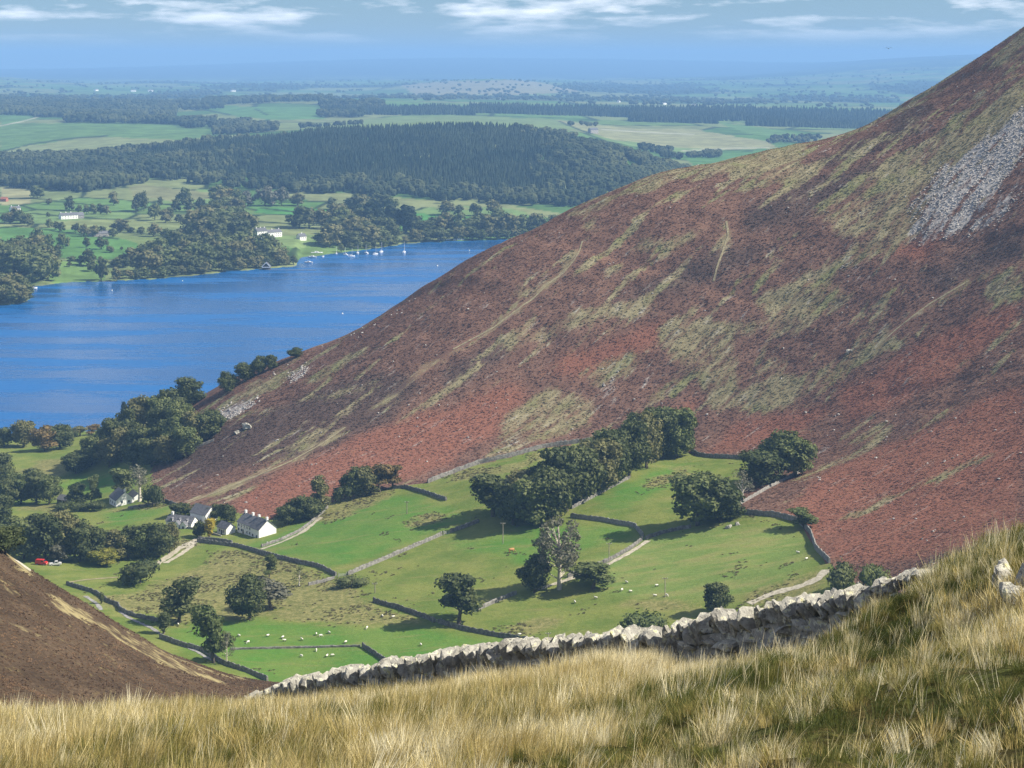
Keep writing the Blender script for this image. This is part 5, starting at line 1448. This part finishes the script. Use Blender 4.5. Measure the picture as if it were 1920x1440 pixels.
# ---- buildings
M_WHITE = flat_mat('whitewash', (0.80, 0.79, 0.76), 0.85, 0.06, 1.2)
M_SLATE = var_mat('slate_roof', (0.075, 0.078, 0.088), (0.15, 0.15, 0.16), 0.75, 0.25, 1.2, 0.5, 3)
M_GLASS = flat_mat('window_glass', (0.02, 0.025, 0.03), 0.15, 0.1, 2, 0.6)
M_TRIM = flat_mat('painted_trim', (0.70, 0.69, 0.66), 0.6, 0.05, 2)
M_GREY = var_mat('rubble_masonry', (0.22, 0.21, 0.19), (0.38, 0.36, 0.32), 0.9, 0.1, 1.0, 0.5, 3)
M_WOOD = flat_mat('dark_boarding', (0.055, 0.045, 0.038), 0.8, 0.2, 2)
M_REDROOF = flat_mat('red_tiles', (0.34, 0.12, 0.07), 0.85, 0.15, 2)
def gable_house(root, L, W, E, Rg, wall=None, roof=None, x0=0.0, y0=0.0, chim=(), wins=True, door=None, gwins=(0,), dormers=0, win_rows=(1.0,), nwin=4, z0=0.0):
    """walls, roof, chimneys, windows and door under root; long axis along local x, gable ends at x0 and x0+L"""
    wall = wall or M_WHITE; roof = roof or M_SLATE
    h = W/2
    mb = MB()
    mb.add([(x0,y0-h,-1.2+z0),(x0+L,y0-h,-1.2+z0),(x0+L,y0+h,-1.2+z0),(x0,y0+h,-1.2+z0),(x0,y0-h,E+z0),(x0+L,y0-h,E+z0),(x0+L,y0+h,E+z0),(x0,y0+h,E+z0),(x0,y0,Rg+z0),(x0+L,y0,Rg+z0)],
           [(0,1,5,4),(2,3,7,6),(1,2,6,9,5),(3,0,4,8,7),(4,5,9,8),(6,7,8,9)])
    mb.build('wall', wall, root)
    rb = MB(); ov = 0.35; sl = (Rg-E)/h; t_ = 0.16
    for sg in (-1, 1):
        ye, ze = y0+sg*(h+ov), E-sl*ov+z0+0.05; zr = Rg+z0+0.05
        a = [(x0-ov,ye,ze),(x0+L+ov,ye,ze),(x0+L+ov,y0,zr),(x0-ov,y0,zr)]
        b = [(p[0],p[1],p[2]+t_) for p in a]
        fs = [(0,1,2,3),(7,6,5,4),(0,4,5,1),(1,5,6,2),(2,6,7,3),(3,7,4,0)]
        rb.add(a+b, fs)
    ro = rb.build('roof', roof, root)
    for cx in chim:
        c = MB(); c.box(x0+cx*L-0.5, x0+cx*L+0.5, y0-0.45, y0+0.45, Rg-1.0+z0, Rg+1.15+z0); c.box(x0+cx*L-0.58, x0+cx*L+0.58, y0-0.53, y0+0.53, Rg+1.15+z0, Rg+1.3+z0)
        for q in (-.22, .22): c.tube([(x0+cx*L+q, y0, Rg+1.3+z0), (x0+cx*L+q, y0, Rg+1.65+z0)], [0.13, 0.12], 6)
        c.build('chimney', wall, ro)
    def win(px_, py_, pz, ax, w=0.95, hh=1.15):
        f = MB(); g = MB()
        if ax == 'y':    # on a long wall facing -y
            f.box(px_-w/2-.1, px_+w/2+.1, py_-.06, py_+.05, pz-.1, pz+hh+.1); g.box(px_-w/2, px_-.03, py_-.09, py_-.02, pz, pz+hh); g.box(px_+.03, px_+w/2, py_-.09, py_-.02, pz, pz+hh)
        else:
            sx = 1 if px_ > x0+L/2 else -1
            f.box(min(px_-.05*sx, px_+.06*sx), max(px_-.05*sx, px_+.06*sx), py_-w/2-.1, py_+w/2+.1, pz-.1, pz+hh+.1)
            g.box(min(px_+.02*sx, px_+.09*sx), max(px_+.02*sx, px_+.09*sx), py_-w/2, py_-.03, pz, pz+hh); g.box(min(px_+.02*sx, px_+.09*sx), max(px_+.02*sx, px_+.09*sx), py_+.03, py_+w/2, pz, pz+hh)
        fo = f.build('window', M_TRIM, root); g.build('pane', M_GLASS, fo)
    if wins:
        for zr in win_rows:
            for i in range(nwin):
                xx = x0+L*(i+0.6)/(nwin+.2)
                if door is not None and zr < 2 and abs(xx-(x0+door*L)) < 1.2: continue
                win(xx, y0-h, zr+z0, 'y')
        for gw in gwins: win(x0+L, y0+gw*h, E*0.55+z0, 'x')
    if door is not None:
        d = MB(); d.box(x0+door*L-.5, x0+door*L+.5, y0-h-.08, y0-h+.04, z0-.1, 2.0+z0); do = d.build('door', M_WOOD, root)
        k = MB(); k.box(x0+door*L+.3, x0+door*L+.38, y0-h-.14, y0-h-.08, 1.0+z0, 1.1+z0); k.build('handle', M_TRIM, do)
    for i in range(dormers):
        xx = x0+L*(i+0.7)/(dormers+.4); d = MB(); zd = E+z0+0.1; yf = y0-h+0.15
        d.box(xx-.7, xx+.7, yf, y0-0.2, zd-.4, zd+1.1); dr = MB()
        dr.add([(xx-.95,yf-.2,zd+1.05),(xx,yf-.2,zd+1.75),(xx+.95,yf-.2,zd+1.05),(xx-.95,y0,zd+1.05),(xx,y0,zd+1.75),(xx+.95,y0,zd+1.05)], [(0,1,4,3),(1,2,5,4),(0,2,1),(3,4,5)])
        do = d.build('dormer', wall, root); dr.build('dormer_roof', roof, do)
        w = MB(); w.box(xx-.45, xx+.45, yf-.05, yf+.02, zd, zd+.9); w.build('dormer_window', M_GLASS, do)
def house(name, u, v, rz, label, ground=at, cat='house', **kw):
    p = ground(u, v); r = empty(name, (p.x, p.y, p.z), rz); tag(r, label, cat); return r
# local +x gable end is the one that faces right towards the camera
a1 = R(-52)
r = house('farmhouse', 460, 994, a1, 'long white farmhouse with a bright sunlit gable at the foot of the bracken slope')
gable_house(r, 13, 8.6, 4.8, 8.2, chim=(0.04, 0.97, 0.55), door=0.42, dormers=0, win_rows=(0.9, 2.9), nwin=5)
gable_house(r, 7.5, 9.2, 4.8, 8.6, x0=13.25, y0=-0.3, chim=(0.93,), nwin=2, win_rows=(0.9,), gwins=())
r = house('outhouse', 416, 997, R(-48), 'small white outhouse with a bright gable between the yellow tree and the farmhouse', cat='outhouse')
gable_house(r, 7.5, 5.2, 3.0, 5.2, nwin=2, gwins=(), door=0.5)
pb = MB(); pb.box(-0.3, 7.8, -5.6, -5.2, -1.5, 0.7); pb.build('terrace_wall', M_GREY, r)
r = house('cottage', 318, 986, R(-22), 'low white cottage with gabled porches in blue shade left of the yellow tree', cat='cottage')
gable_house(r, 14, 6.4, 3.1, 5.6, chim=(0.12,), door=None, nwin=5, dormers=3)
for q in (0.5, 0.78):
    pr = MB(); pr.add([(14*q-1.6,-5.6,-1),(14*q+1.6,-5.6,-1),(14*q+1.6,-3.2,-1),(14*q-1.6,-3.2,-1),(14*q-1.6,-5.6,2.6),(14*q+1.6,-5.6,2.6),(14*q+1.6,-3.2,2.6),(14*q-1.6,-3.2,2.6),(14*q,-5.6,4.2),(14*q,-1.6,4.2)],
        [(0,1,5,8,4),(1,2,6,5),(3,0,4,7)]); po = pr.build('porch', M_WHITE, r)
    pr = MB(); pr.add([(14*q-2,-5.9,2.35),(14*q,-5.9,4.35),(14*q+2,-5.9,2.35),(14*q-2,-2.2,2.35),(14*q,-0.8,4.35),(14*q+2,-2.2,2.35)], [(0,1,4,3),(1,2,5,4)]); pr.build('porch_roof', M_SLATE, po)
    pr = MB(); pr.box(14*q-.5, 14*q+.5, -5.66, -5.58, -0.2, 2.0); pr.build('porch_door', M_WOOD, po)
r = house('barn', 368, 975, R(-40), 'tall slate-roofed barn with white gable behind the low cottage', cat='barn')
gable_house(r, 11, 7.6, 4.6, 8.0, nwin=2, gwins=(), win_rows=(1.6,), door=0.7)
r = house('white_house', 222, 940, R(-62), 'lone white house with sunlit gable front and dark slate roof', cat='house')
gable_house(r, 12, 9.5, 3.6, 7.6, chim=(0.95,), nwin=3, gwins=(-0.35, 0.4), z0=-0.3)
gable_house(r, 10, 6, 2.8, 5.0, x0=-1.0, y0=7.9, nwin=2, gwins=())
r = house('shed', 113, 943, R(-30), 'dark-roofed shed among the trees left of the lone white house', cat='shed')
gable_house(r, 7, 5, 2.6, 4.6, wall=M_WOOD, nwin=1, gwins=())

def far_house(name, u, v, rz, label, cat, L, W, E, Rg, **kw):
    r = house(name, u, v, rz, label, far_at, cat); gable_house(r, L, W, E, Rg, x0=-L/2, **kw); return r
r = far_house('hotel', 488, 446, R(42), 'white lakeside hotel with several chimneys above the shore wood', 'hotel', 16, 10, 9, 13, chim=(0.1, 0.5, 0.9), nwin=4, win_rows=(1, 4, 7), gwins=(-.4, .4))
gable_house(r, 22, 10, 6.5, 10, x0=8.2, y0=-2, chim=(0.4, 0.9), nwin=6, win_rows=(1, 3.8), gwins=(0,))
r = far_house('white_house', 128, 411, R(38), 'long white house in the fields across the lake', 'house', 26, 9, 5.5, 9, chim=(0.05, 0.35, 0.65), nwin=6, win_rows=(1, 3.4))
gable_house(r, 10, 8, 4.5, 8.5, x0=13.2, y0=0.5, wall=M_GREY, nwin=3)
far_house('white_house', 28, 397, R(40), 'small white house at the far left of the fields across the lake', 'house', 15, 8, 5, 8, chim=(0.1, 0.9), nwin=4, win_rows=(1, 3))
far_house('white_house', 565, 451, R(45), 'small white house between the hotel and the moored boats', 'house', 11, 8, 5, 8.5, chim=(0.5,), nwin=3, win_rows=(1, 3))
far_house('farm_building', 185, 443, R(30), 'grey farm building among trees in the fields across the lake', 'farm building', 26, 9, 4, 7, wall=M_GREY, nwin=5)
far_house('cottage', 8, 378, R(-20), 'red-roofed cottage on the hedge line across the lake', 'cottage', 11, 7, 4, 7, wall=M_REDROOF, roof=M_REDROOF, nwin=3)
far_house('cottage', 30, 508, R(40), 'white cottage half hidden in the trees at the left end of the far shore', 'cottage', 14, 8, 5, 8, nwin=4)
far_house('cottage', 355, 420, R(10), 'pale cottage beside the dome-shaped grove', 'cottage', 12, 8, 4, 7, wall=M_GREY, nwin=3)
far_house('farmhouse', 1112, 250, R(35), 'pinkish stone farmhouse on the skyline field beyond the plantation hill', 'farmhouse', 24, 12, 9, 14, wall=M_GREY, nwin=4, win_rows=(1, 5))
for i, (u, v) in enumerate([(250,172),(282,172),(437,172),(690,250),(1245,196),(1565,210),(1300,199),(940,187),(180,171),(1160,192)]):
    p = far_at(u, v); r = empty('far_house', (p.x, p.y, p.z), R(30+5*i)); k = p.y/9000
    gable_house(r, 24*k, 12*k, 7*k, 11*k, x0=-12*k, nwin=0, wins=False)
    tag(r, ['white speck of a house, leftmost pair member on the hazy plain','white speck of a house, right of the leftmost pair on the hazy plain','white house speck on the plain above the green ridge fields','white house at the crest of the plantation hill','white house beyond the long forest block','white building beside the fell skyline beyond the forest','pale house just behind the long forest block','pale house at the foot of the hazy tan hill','tiny white house above the woodland belt','pale house on the plain left of the forest block end'][i], 'house')
# boathouse on the shore
p = far_at(499, 506); p = Vector(((499-960)/F*2262, 2262, 0.0))
r = empty('boathouse', p, R(-90)); tag(r, 'boathouse with white gable trim at the water edge of the far shore', 'boathouse')
mb = MB(); mb.add([(-9,-4.2,-1),(0,-4.2,-1),(0,4.2,-1),(-9,4.2,-1),(-9,-4.2,4),(0,-4.2,4),(0,4.2,4),(-9,4.2,4),(-9,0,8),(0,0,8)], [(0,1,5,4),(2,3,7,6),(1,2,6,9,5),(3,0,4,8,7)]); mb.build('wall', M_WOOD, r)
mb = MB()
for sg in (-1, 1): mb.add([(-9.5,sg*5,3.3),(0.8,sg*5,3.3),(0.8,0,8.3),(-9.5,0,8.3),(-9.5,sg*5,3.6),(0.8,sg*5,3.6),(0.8,0,8.6),(-9.5,0,8.6)], [(0,1,2,3),(4,5,6,7),(0,1,5,4),(1,2,6,5),(2,3,7,6),(3,0,4,7)])
ro = mb.build('roof', M_SLATE, r)
mb = MB()
for sg in (-1, 1): mb.add([(0.82,sg*5.2,2.9),(1.05,sg*5.2,2.9),(1.05,0,8.1),(0.82,0,8.1),(0.82,sg*5.2,4.1),(1.05,sg*5.2,4.1),(1.05,0,9.3),(0.82,0,9.3)], [(0,1,2,3),(4,5,6,7),(0,1,5,4),(1,2,6,5),(2,3,7,6),(3,0,4,7)])
mb.box(0.82, 1.05, -4.6, 4.6, 2.7, 3.6)
mb.build('bargeboard', M_WHITE, ro)
mb = MB(); mb.box(0.05, 0.15, -2.6, 2.6, -0.8, 2.6); mb.build('door', M_WOOD, r)
mb = MB(); mb.box(-60, 0, 0, 1.6, -1, 0.5); mb.build('jetty', M_GREY, r).rotation_euler = (0, 0, R(-95))

# ---- boats
M_HULL = flat_mat('white_gelcoat', (0.80, 0.80, 0.80), 0.35, 0.04, 1, 0.5)
M_NAVY = flat_mat('dark_hull', (0.03, 0.04, 0.07), 0.35, 0.05, 1, 0.5)
M_MAST = flat_mat('aluminium_mast', (0.72, 0.72, 0.72), 0.45, 0.04, 1, 0.4)
def hull_mb(L, Bm, Fb):
    mb = MB(); st = [(-.5, .72, 0), (-.25, 1.0, 0), (.1, .95, .03), (.35, .6, .12), (.5, .04, .22)]
    vs, fs = [], []
    for (sx, w, rise) in st:
        b = Bm/2*w; x = sx*L; vs += [(x, -b, Fb*(1+rise)), (x, -b*.8, 0.05), (x, 0, -0.35), (x, b*.8, 0.05), (x, b, Fb*(1+rise))]
    for i in range(4):
        for k in range(4): a = i*5+k; fs.append((a, a+1, a+6, a+5))
        fs.append((i*5+4, i*5, i*5+5, i*5+9))
    fs += [(0,1,2,3,4), (24,23,22,21,20)]
    mb.add(vs, fs); return mb
def boat(u, v, L, heading, label, mast=0, hullm=None, cabin=True):
    y = EYE*F/(v-110); r = empty('sailing_yacht' if mast else 'motorboat', ((u-960)/F*y, y, 0.0), heading)
    tag(r, label, 'yacht' if mast else 'boat', 'boats moored off the far shore')
    hull_mb(L, L*.34, L*.13).build('hull', hullm or M_HULL, r)
    if cabin:
        c = MB(); z = L*.13; c.add([(-.18*L,-.1*L,z),(.2*L,-.08*L,z),(.2*L,.08*L,z),(-.18*L,.1*L,z),(-.16*L,-.08*L,z+.09*L),(.12*L,-.06*L,z+.08*L),(.12*L,.06*L,z+.08*L),(-.16*L,.08*L,z+.09*L)],
            [(4,5,6,7),(0,1,5,4),(1,2,6,5),(2,3,7,6),(3,0,4,7)]); co = c.build('cabin', M_HULL, r)
        w = MB(); w.box(-.1*L, .08*L, -.098*L, -.086*L, z+.03*L, z+.06*L); w.build('window', M_GLASS, co)
    if mast:
        m = MB(); m.tube([(.08*L,0,L*.12),(.08*L,0,mast)], [0.16, 0.12], 6); mo = m.build('mast', M_MAST, r)
        m = MB(); m.tube([(.08*L,0,L*.32),(-.35*L,0,L*.30)], [0.13, 0.11], 6); m.build('boom', M_MAST, mo)
        m = MB(); m.tube([(.08*L,0,mast*.97),(.49*L,0,L*.16)], [0.04, 0.04], 4); m.build('stay', M_MAST, mo)
BO = [(758,474,11,1.4,'yacht with a tall mast moored farthest right and alone in open water',14,0),(715,473,10,1.2,'yacht with a tall mast second from the open-water end of the moorings',14,0),(704,477,8,0.7,'small yacht just left of the second yacht from the open-water end',11,0),
 (687,475,8,2.2,'yacht moored close under the shore trees right of the round white one',11,0),(671,475,9,1.5,'round-looking white yacht in the middle of the moorings',11,0),(659,481,9,0.3,'yacht lying side-on nearest the camera in the middle of the moorings',11,0),
 (648,478,8,2.4,'yacht seen end-on left of the side-on yacht',10,0),(631,476,7,1.6,'small yacht close in to the beach',9,0),(606,482,8,1.5,'lone white boat moored left of the yacht row',0,0),(579,493,11,-0.4,'white motorboat lying off the wooded peninsula tip',0,0),
 (586,483,12,-0.5,'long white boat just behind the motorboat off the peninsula',0,0),(554,488,6,0.2,'little boat tucked beside the peninsula trees',0,0),(594,476,15,0.1,'large white launch at the boat landing',0,0),(544,475,12,-.6,'white cruiser drawn up at the left of the landing',0,0),(560,474,11,.9,'white dinghy cruiser drawn up in the middle of the landing',0,0),
 (833,451,16,0.1,'broad white motorboat in front of the far shore wood',0,0),(860,451,15,0.1,'second white motorboat right of the broad one by the far shore wood',0,0),(62,541,9,0.4,'small white boat off the clump at the left end of the far shore',0,0)]
for (u, v, L, hd, lb, ms_, dk) in BO: boat(u, v, L, hd, lb, ms_, M_NAVY if dk else None)
M_BUOY = flat_mat('buoy_paint', (0.85, 0.84, 0.80), 0.5, 0.05, 2); M_BUOYR = flat_mat('buoy_dark', (0.10, 0.10, 0.12), 0.5, 0.05, 2)
def buoy(u, v, label, s=1.0):
    y = EYE*F/(v-110); r = empty('buoy', ((u-960)/F*y, y, 0)); tag(r, label, 'buoy', 'buoys on the lake')
    mb = MB(); mb.blob((0,0,.5*s), (.9*s,.9*s,.8*s), seg=8, ring=6); mb.build('float', M_BUOY, r, True)
    mb = MB(); mb.tube([(0,0,1.2*s),(0,0,2.6*s)], [.12*s,.10*s], 6); mb.box(-.3*s,.3*s,-.05*s,.05*s,2.2*s,2.8*s); mb.build('topmark', M_BUOYR, r)
for (u, v, l, s) in [(642,589,'white buoy with dark topmark in the middle of the lake',1.0),(820,499,'dark-topped buoy near the fell skyline on the lake',1.0),(210,545,'white buoy off the open meadow of the far shore',0.8),(342,527,'white buoy close to the far shore wood',0.8),(880,470,'white buoy near the motorboats',0.8)]: buoy(u, v, l, s)

# ---- poles
M_POLE = var_mat('weathered_pole', (0.22, 0.19, 0.15), (0.36, 0.32, 0.27), 0.85, 0.1, 2)
def pole(u, vb, vt, label, arms=True):
    p = at(u, vb); h = (vb-vt)/F*p.y; r = empty('utility_pole', p); tag(r, label, 'utility pole', 'poles of the valley power line')
    mb = MB(); mb.tube([(0,0,-.8),(0,0,h)], [.19, .14], 7); mb.build('post', M_POLE, r)
    if arms:
        mb = MB(); mb.box(-1.0, 1.0, -.08, .08, h-.5, h-.3); a = mb.build('crossarm', M_POLE, r)
        mb = MB()
        for q in (-.85, 0, .85): mb.tube([(q,0,h-.3),(q,0,h+.05)], [.07,.05], 5)
        mb.build('insulator', M_TRIM, a)
for a in [(943,1019,980,'utility pole in the middle field below the plantation shadow'),(1142,1056,1018,'utility pole standing against the winding sunlit wall'),(1247,1120,1083,'utility pole among the sheep in the pale field',),(613,920,900,'utility pole in the bracken gap between farm and tree row'),(763,964,940,'pole in the upper field below the short dark wall'),(703,1112,1093,'slim pole above the dark wall left of the sheep gap'),(1028,1200,1186,'pole whose top shows just over the foreground wall')]: pole(*a)

# ---- vehicles by the wood
M_RED = flat_mat('red_paint', (0.55, 0.035, 0.03), 0.35, 0.06, 1, 0.5); M_SILV = flat_mat('silver_paint', (0.55, 0.55, 0.54), 0.35, 0.05, 1, 0.5); M_TYRE = flat_mat('tyre', (0.02, 0.02, 0.02), 0.85, 0.1, 3)
def vehicle(u, v, rz, paint, label, name, kind):
    p = at(u, v); r = empty(name, p, rz); tag(r, label, 'van' if kind == 'van' else 'pickup')
    prof = [(-2.6,.45),(-2.6,2.2),(-2.4,2.35),(1.0,2.35),(1.75,1.5),(2.5,1.3),(2.6,.9),(2.6,.45)] if kind == 'van' else [(-2.6,.5),(-2.6,1.15),(-.4,1.15),(-.3,1.9),(.9,1.95),(1.5,1.25),(2.5,1.1),(2.6,.5)]
    n = len(prof); mb = MB(); vs = [(x, -.95, z) for x, z in prof]+[(x, .95, z) for x, z in prof]
    mb.add(vs, [tuple(range(n))[::-1], tuple(range(n, 2*n))]+[(i, (i+1) % n, n+(i+1) % n, n+i) for i in range(n)][::1]); mb.build('body', paint, r)
    mb = MB()
    if kind == 'van': mb.add([(1.06,-.85,2.24),(1.73,-.85,1.56),(1.73,.85,1.56),(1.06,.85,2.24)], [(0,1,2,3)]); mb.box(.1,1.1,-.975,-.94,1.5,2.1)
    else: mb.box(-.2,.9,-.975,-.94,1.25,1.8); mb.add([(.95,-.8,1.88),(1.47,-.8,1.3),(1.47,.8,1.3),(.95,.8,1.88)], [(0,1,2,3)])
    for q in mb.v: pass
    mb.v = [(x+.02, y, z+.02) for x, y, z in mb.v]; mb.build('windscreen', M_GLASS, r)
    for wx in (-1.6, 1.6):
        for wy in (-.95, .95):
            w = MB(); w.tube([(wx, wy-.12, .38), (wx, wy+.12, .38)], [.4, .4], 12); wo = w.build('wheel', M_TYRE, r)
            w = MB(); w.tube([(wx, wy-.15, .38), (wx, wy+.15, .38)], [.2, .2], 10); w.build('rim', M_SILV, wo)
    for wy in (-.65, .65):
        w = MB(); w.box(2.52, 2.63, wy-.18, wy+.18, .75, .98); w.build('headlight', M_TRIM, r)
vehicle(78, 1059, R(-12), M_RED, 'red van parked on the track below the wood', 'parked_van', 'van')
vehicle(104, 1060, R(15), M_SILV, 'pale pickup parked right of the red van below the wood', 'parked_pickup', 'pickup')

# ---- gates
M_GATE = flat_mat('galvanised_gate', (0.42, 0.42, 0.41), 0.6, 0.1, 2)
def gate(u, v, rz, label):
    p = at(u, v); r = empty('field_gate', p, rz); tag(r, label, 'gate', 'field gates')
    for q in (-1.7, 1.7):
        mb = MB(); mb.box(q-.13, q+.13, -.13, .13, -.6, 1.7); mb.build('gatepost', M_GREY, r)
    for k in range(5):
        mb = MB(); mb.tube([(-1.55,0,.2+.25*k),(1.55,0,.2+.25*k)], [.04,.04], 5); mb.build('bar', M_GATE, r)
gate(838, 1001, R(38), 'gate in the straight sunlit wall'); gate(642, 1081, R(20), 'gate at the junction of dark and sunlit walls'); gate(819, 1167, R(-15), 'gate beside the leaning tree in the dark wall')

# ---- sheep and a cow
M_WOOL = flat_mat('fleece', (0.72, 0.69, 0.61), 0.95, 0.08, 4); M_FACE = flat_mat('dark_face', (0.06, 0.055, 0.05), 0.9, 0.1, 4); M_TAN = flat_mat('tan_hide', (0.42, 0.22, 0.09), 0.8, 0.1, 3)
def animal_mesh(name, seed, graze, body, face, s=1.0):
    bm = bmesh.new(); mb = MB()
    # one continuous body lofted from rump to muzzle, legs grown from its underside
    hz = .25 if graze else .95
    st = [(-.62,.62,.03,.03),(-.55,.62,.20,.22),(-.25,.60,.27,.28),(.1,.60,.27,.29),(.38,.64,.23,.25),(.52,.70,.15,.17),(.66,(.70+hz)/2,.10,.11),(.80,hz,.10,.11),(.93,hz-.08,.06,.06),(.96,hz-.10,.01,.01)]
    n = 8; vs, fs, mi = [], [], []
    for (x, z, wy, wz) in st: vs += [(x, wy*math.cos(t), z+wz*math.sin(t)) for t in [2*math.pi*k/n for k in range(n)]]
    for i in range(len(st)-1):
        for k in range(n): fs.append((i*n+k, i*n+(k+1) % n, (i+1)*n+(k+1) % n, (i+1)*n+k)); mi.append(1 if i >= 6 else 0)
    fs += [tuple(range(n))[::-1], tuple(range((len(st)-1)*n, len(st)*n))]; mi += [0, 1]
    mb.add(vs, fs); mb.m = mi
    for lx, ly in ((-.45,.14),(-.45,-.14),(.34,.13),(.34,-.13)):
        bk = .04 if lx < 0 else -.02
        mb.tube([(lx,ly,.55),(lx-bk,ly,.30),(lx+bk*.6,ly,.26),(lx,ly,0)], [.10,.055,.05,.045], 6, 1)
    for sy in (-1, 1): mb.tube([(.78,sy*.07,hz+.07),(.76,sy*.18,hz+.06)], [.035,.01], 5, 1)
    mb.v = [(x*s, y*s, z*s) for x, y, z in mb.v]
    return mb.mesh(name, [body, face], True)
SHEEP = [animal_mesh('sheep', 1, True, M_WOOL, M_FACE, 1.1), animal_mesh('sheep', 2, False, M_WOOL, M_FACE, 1.1), animal_mesh('lamb', 3, True, M_WOOL, M_WOOL, 1.1)]
SH = [(448,1194,'grazing in the bright meadow nearest the ragged corner tree'),(465,1206,'grazing in the bright meadow just above the pale cross wall, left end'),(502,1194,'in the bright meadow under the round-headed pair of trees'),(530,1197,'upper of the close pair in the bright meadow'),(533,1203,'lower of the close pair in the bright meadow'),
 (566,1201,'alone in the middle of the bright meadow'),(593,1191,'left of the three near the wet flush in the bright meadow'),(601,1194,'lowest of the three near the wet flush in the bright meadow'),(617,1188,'right of the three near the wet flush in the bright meadow'),(648,1206,'near the right end of the pale cross wall'),(593,1221,'just below the pale cross wall'),
 (565,1232,'lower left of those below the pale cross wall'),(613,1232,'left of the pair below the pale cross wall'),(623,1231,'right of the pair below the pale cross wall'),(789,1211,'alone in the right part of the bright meadow'),(334,1173,'near the pale-footed tree at the meadow top'),(717,1157,'upper one beside the dark wall left of the gate'),(737,1159,'lower one beside the dark wall left of the gate'),(688,1179,'at the top edge of the bright meadow below the rough ground'),
 (1078,1131,'in the field below the windblown tree'),(1117,1123,'just below the windblown tree, right of its shadow'),(1175,1094,'uppermost one in the pale field left of the pole'),(1182,1111,'lower one of those left of the pole in the pale field'),(1166,1108,'left of the group near the pole in the pale field'),(1228,1119,'just left of the pole in the pale field'),(1231,1100,'above the one beside the pole in the pale field'),(1250,1118,'at the foot of the pole in the pale field'),
 (1512,1050,'near the heavy shadowed wall in the pale field'),(1496,1038,'farther one near the heavy shadowed wall'),(974,1192,'partly hidden just beyond the dark wall end above the foreground wall'),(500,1050,'below the long curving wall near the farm'),(502,1020,'on the green bank right of the farm lane')]
for i, (u, v, w) in enumerate(SH):
    p = at(u, v); rd = random.Random(900+i)
    o = obj('sheep', SHEEP[rd.choice([0, 0, 1, 2])]); o.location = p; o.rotation_euler = (0, 0, rd.uniform(0, 6.28)); tag(o, 'white sheep '+w, 'sheep', 'sheep in the valley fields')
p = at(959, 1036); o = obj('cow', animal_mesh('cow', 9, True, M_TAN, M_TAN, 2.1)); o.location = p; o.rotation_euler = (0, 0, R(20)); tag(o, 'tan cow grazing alone in the middle field', 'cow')
# ---- loose rocks on the fell
for i, (u, v, s, l) in enumerate([(462,803,5.0,'pale crag outcrop on the lower left shoulder of the fell'),(445,812,3.2,'dark-sided rock just below the pale crag'),(1592,662,3.0,'dark boulder beside the fell path'),(1366,990,2.5,'pale heap of stones under the broad corner tree'),(1384,984,2.0,'pale stone at the right of the heap under the broad corner tree'),(1350,1135,1.6,'stone beside the small rounded tree')]):
    p = at(u, v); me = stone_mesh("rock", 700+i, s*1.2, s, s*0.8, 0.22); o = obj('rock', me); o.location = (p.x, p.y, p.z+s*.15); tag(o, l, 'rock', 'rocks on the fell')
# ---- bird
M_BIRD = flat_mat('dark_plumage', (0.03, 0.03, 0.032), 0.8, 0.1, 3)
p = Vector(px(1666, 91, 260)); r = empty('bird', p, R(70)); tag(r, 'dark bird gliding in the pale sky left of the fell summit', 'bird')
mb = MB(); st = [(-.32,.01,.005),(-.2,.05,.012),(-.08,.045,.04),(.08,.055,.05),(.18,.035,.035),(.25,.035,.034),(.31,.008,.008)]; n = 8; vs = []; fs = []
for (x, wy, wz) in st: vs += [(x, wy*math.cos(2*math.pi*k/n), wz*math.sin(2*math.pi*k/n)) for k in range(n)]
for i in range(len(st)-1):
    for k in range(n): fs.append((i*n+k, i*n+(k+1) % n, (i+1)*n+(k+1) % n, (i+1)*n+k))
fs += [tuple(range(n))[::-1], tuple(range((len(st)-1)*n, len(st)*n))]
mb.add(vs, fs); mb.build('body', M_BIRD, r, True)
for sg in (-1, 1):
    mb = MB(); mb.add([(.10,sg*.03,.03),(.12,sg*.30,.12),(.02,sg*.62,.06),(-.08,sg*.30,.10),(-.10,sg*.03,.02),(.10,sg*.03,.045),(.12,sg*.30,.135),(-.08,sg*.30,.112)], [(0,1,3,4),(1,2,3),(5,6,7,4),(6,2,7),(0,1,6,5)]); mb.build('wing', M_BIRD, r)

# ================================================================== HAZE
t = NT('haze_air')
pv = t.node('ShaderNodeVolumePrincipled')
pv.inputs['Color'].default_value = (0.31, 0.585, 1.0, 1)
pv.inputs['Density'].default_value = 0.86e-4
pv.inputs['Anisotropy'].default_value = 0.0
pv.inputs['Density Attribute'].default_value = ''
t.l.new(pv.outputs[0], t.out.inputs['Volume'])
mb = MB(); mb.box(-24000, 24000, -800, 47000, -12, 430)
haze = mb.build('haze', t.mat)
tag(haze, kind='stuff')
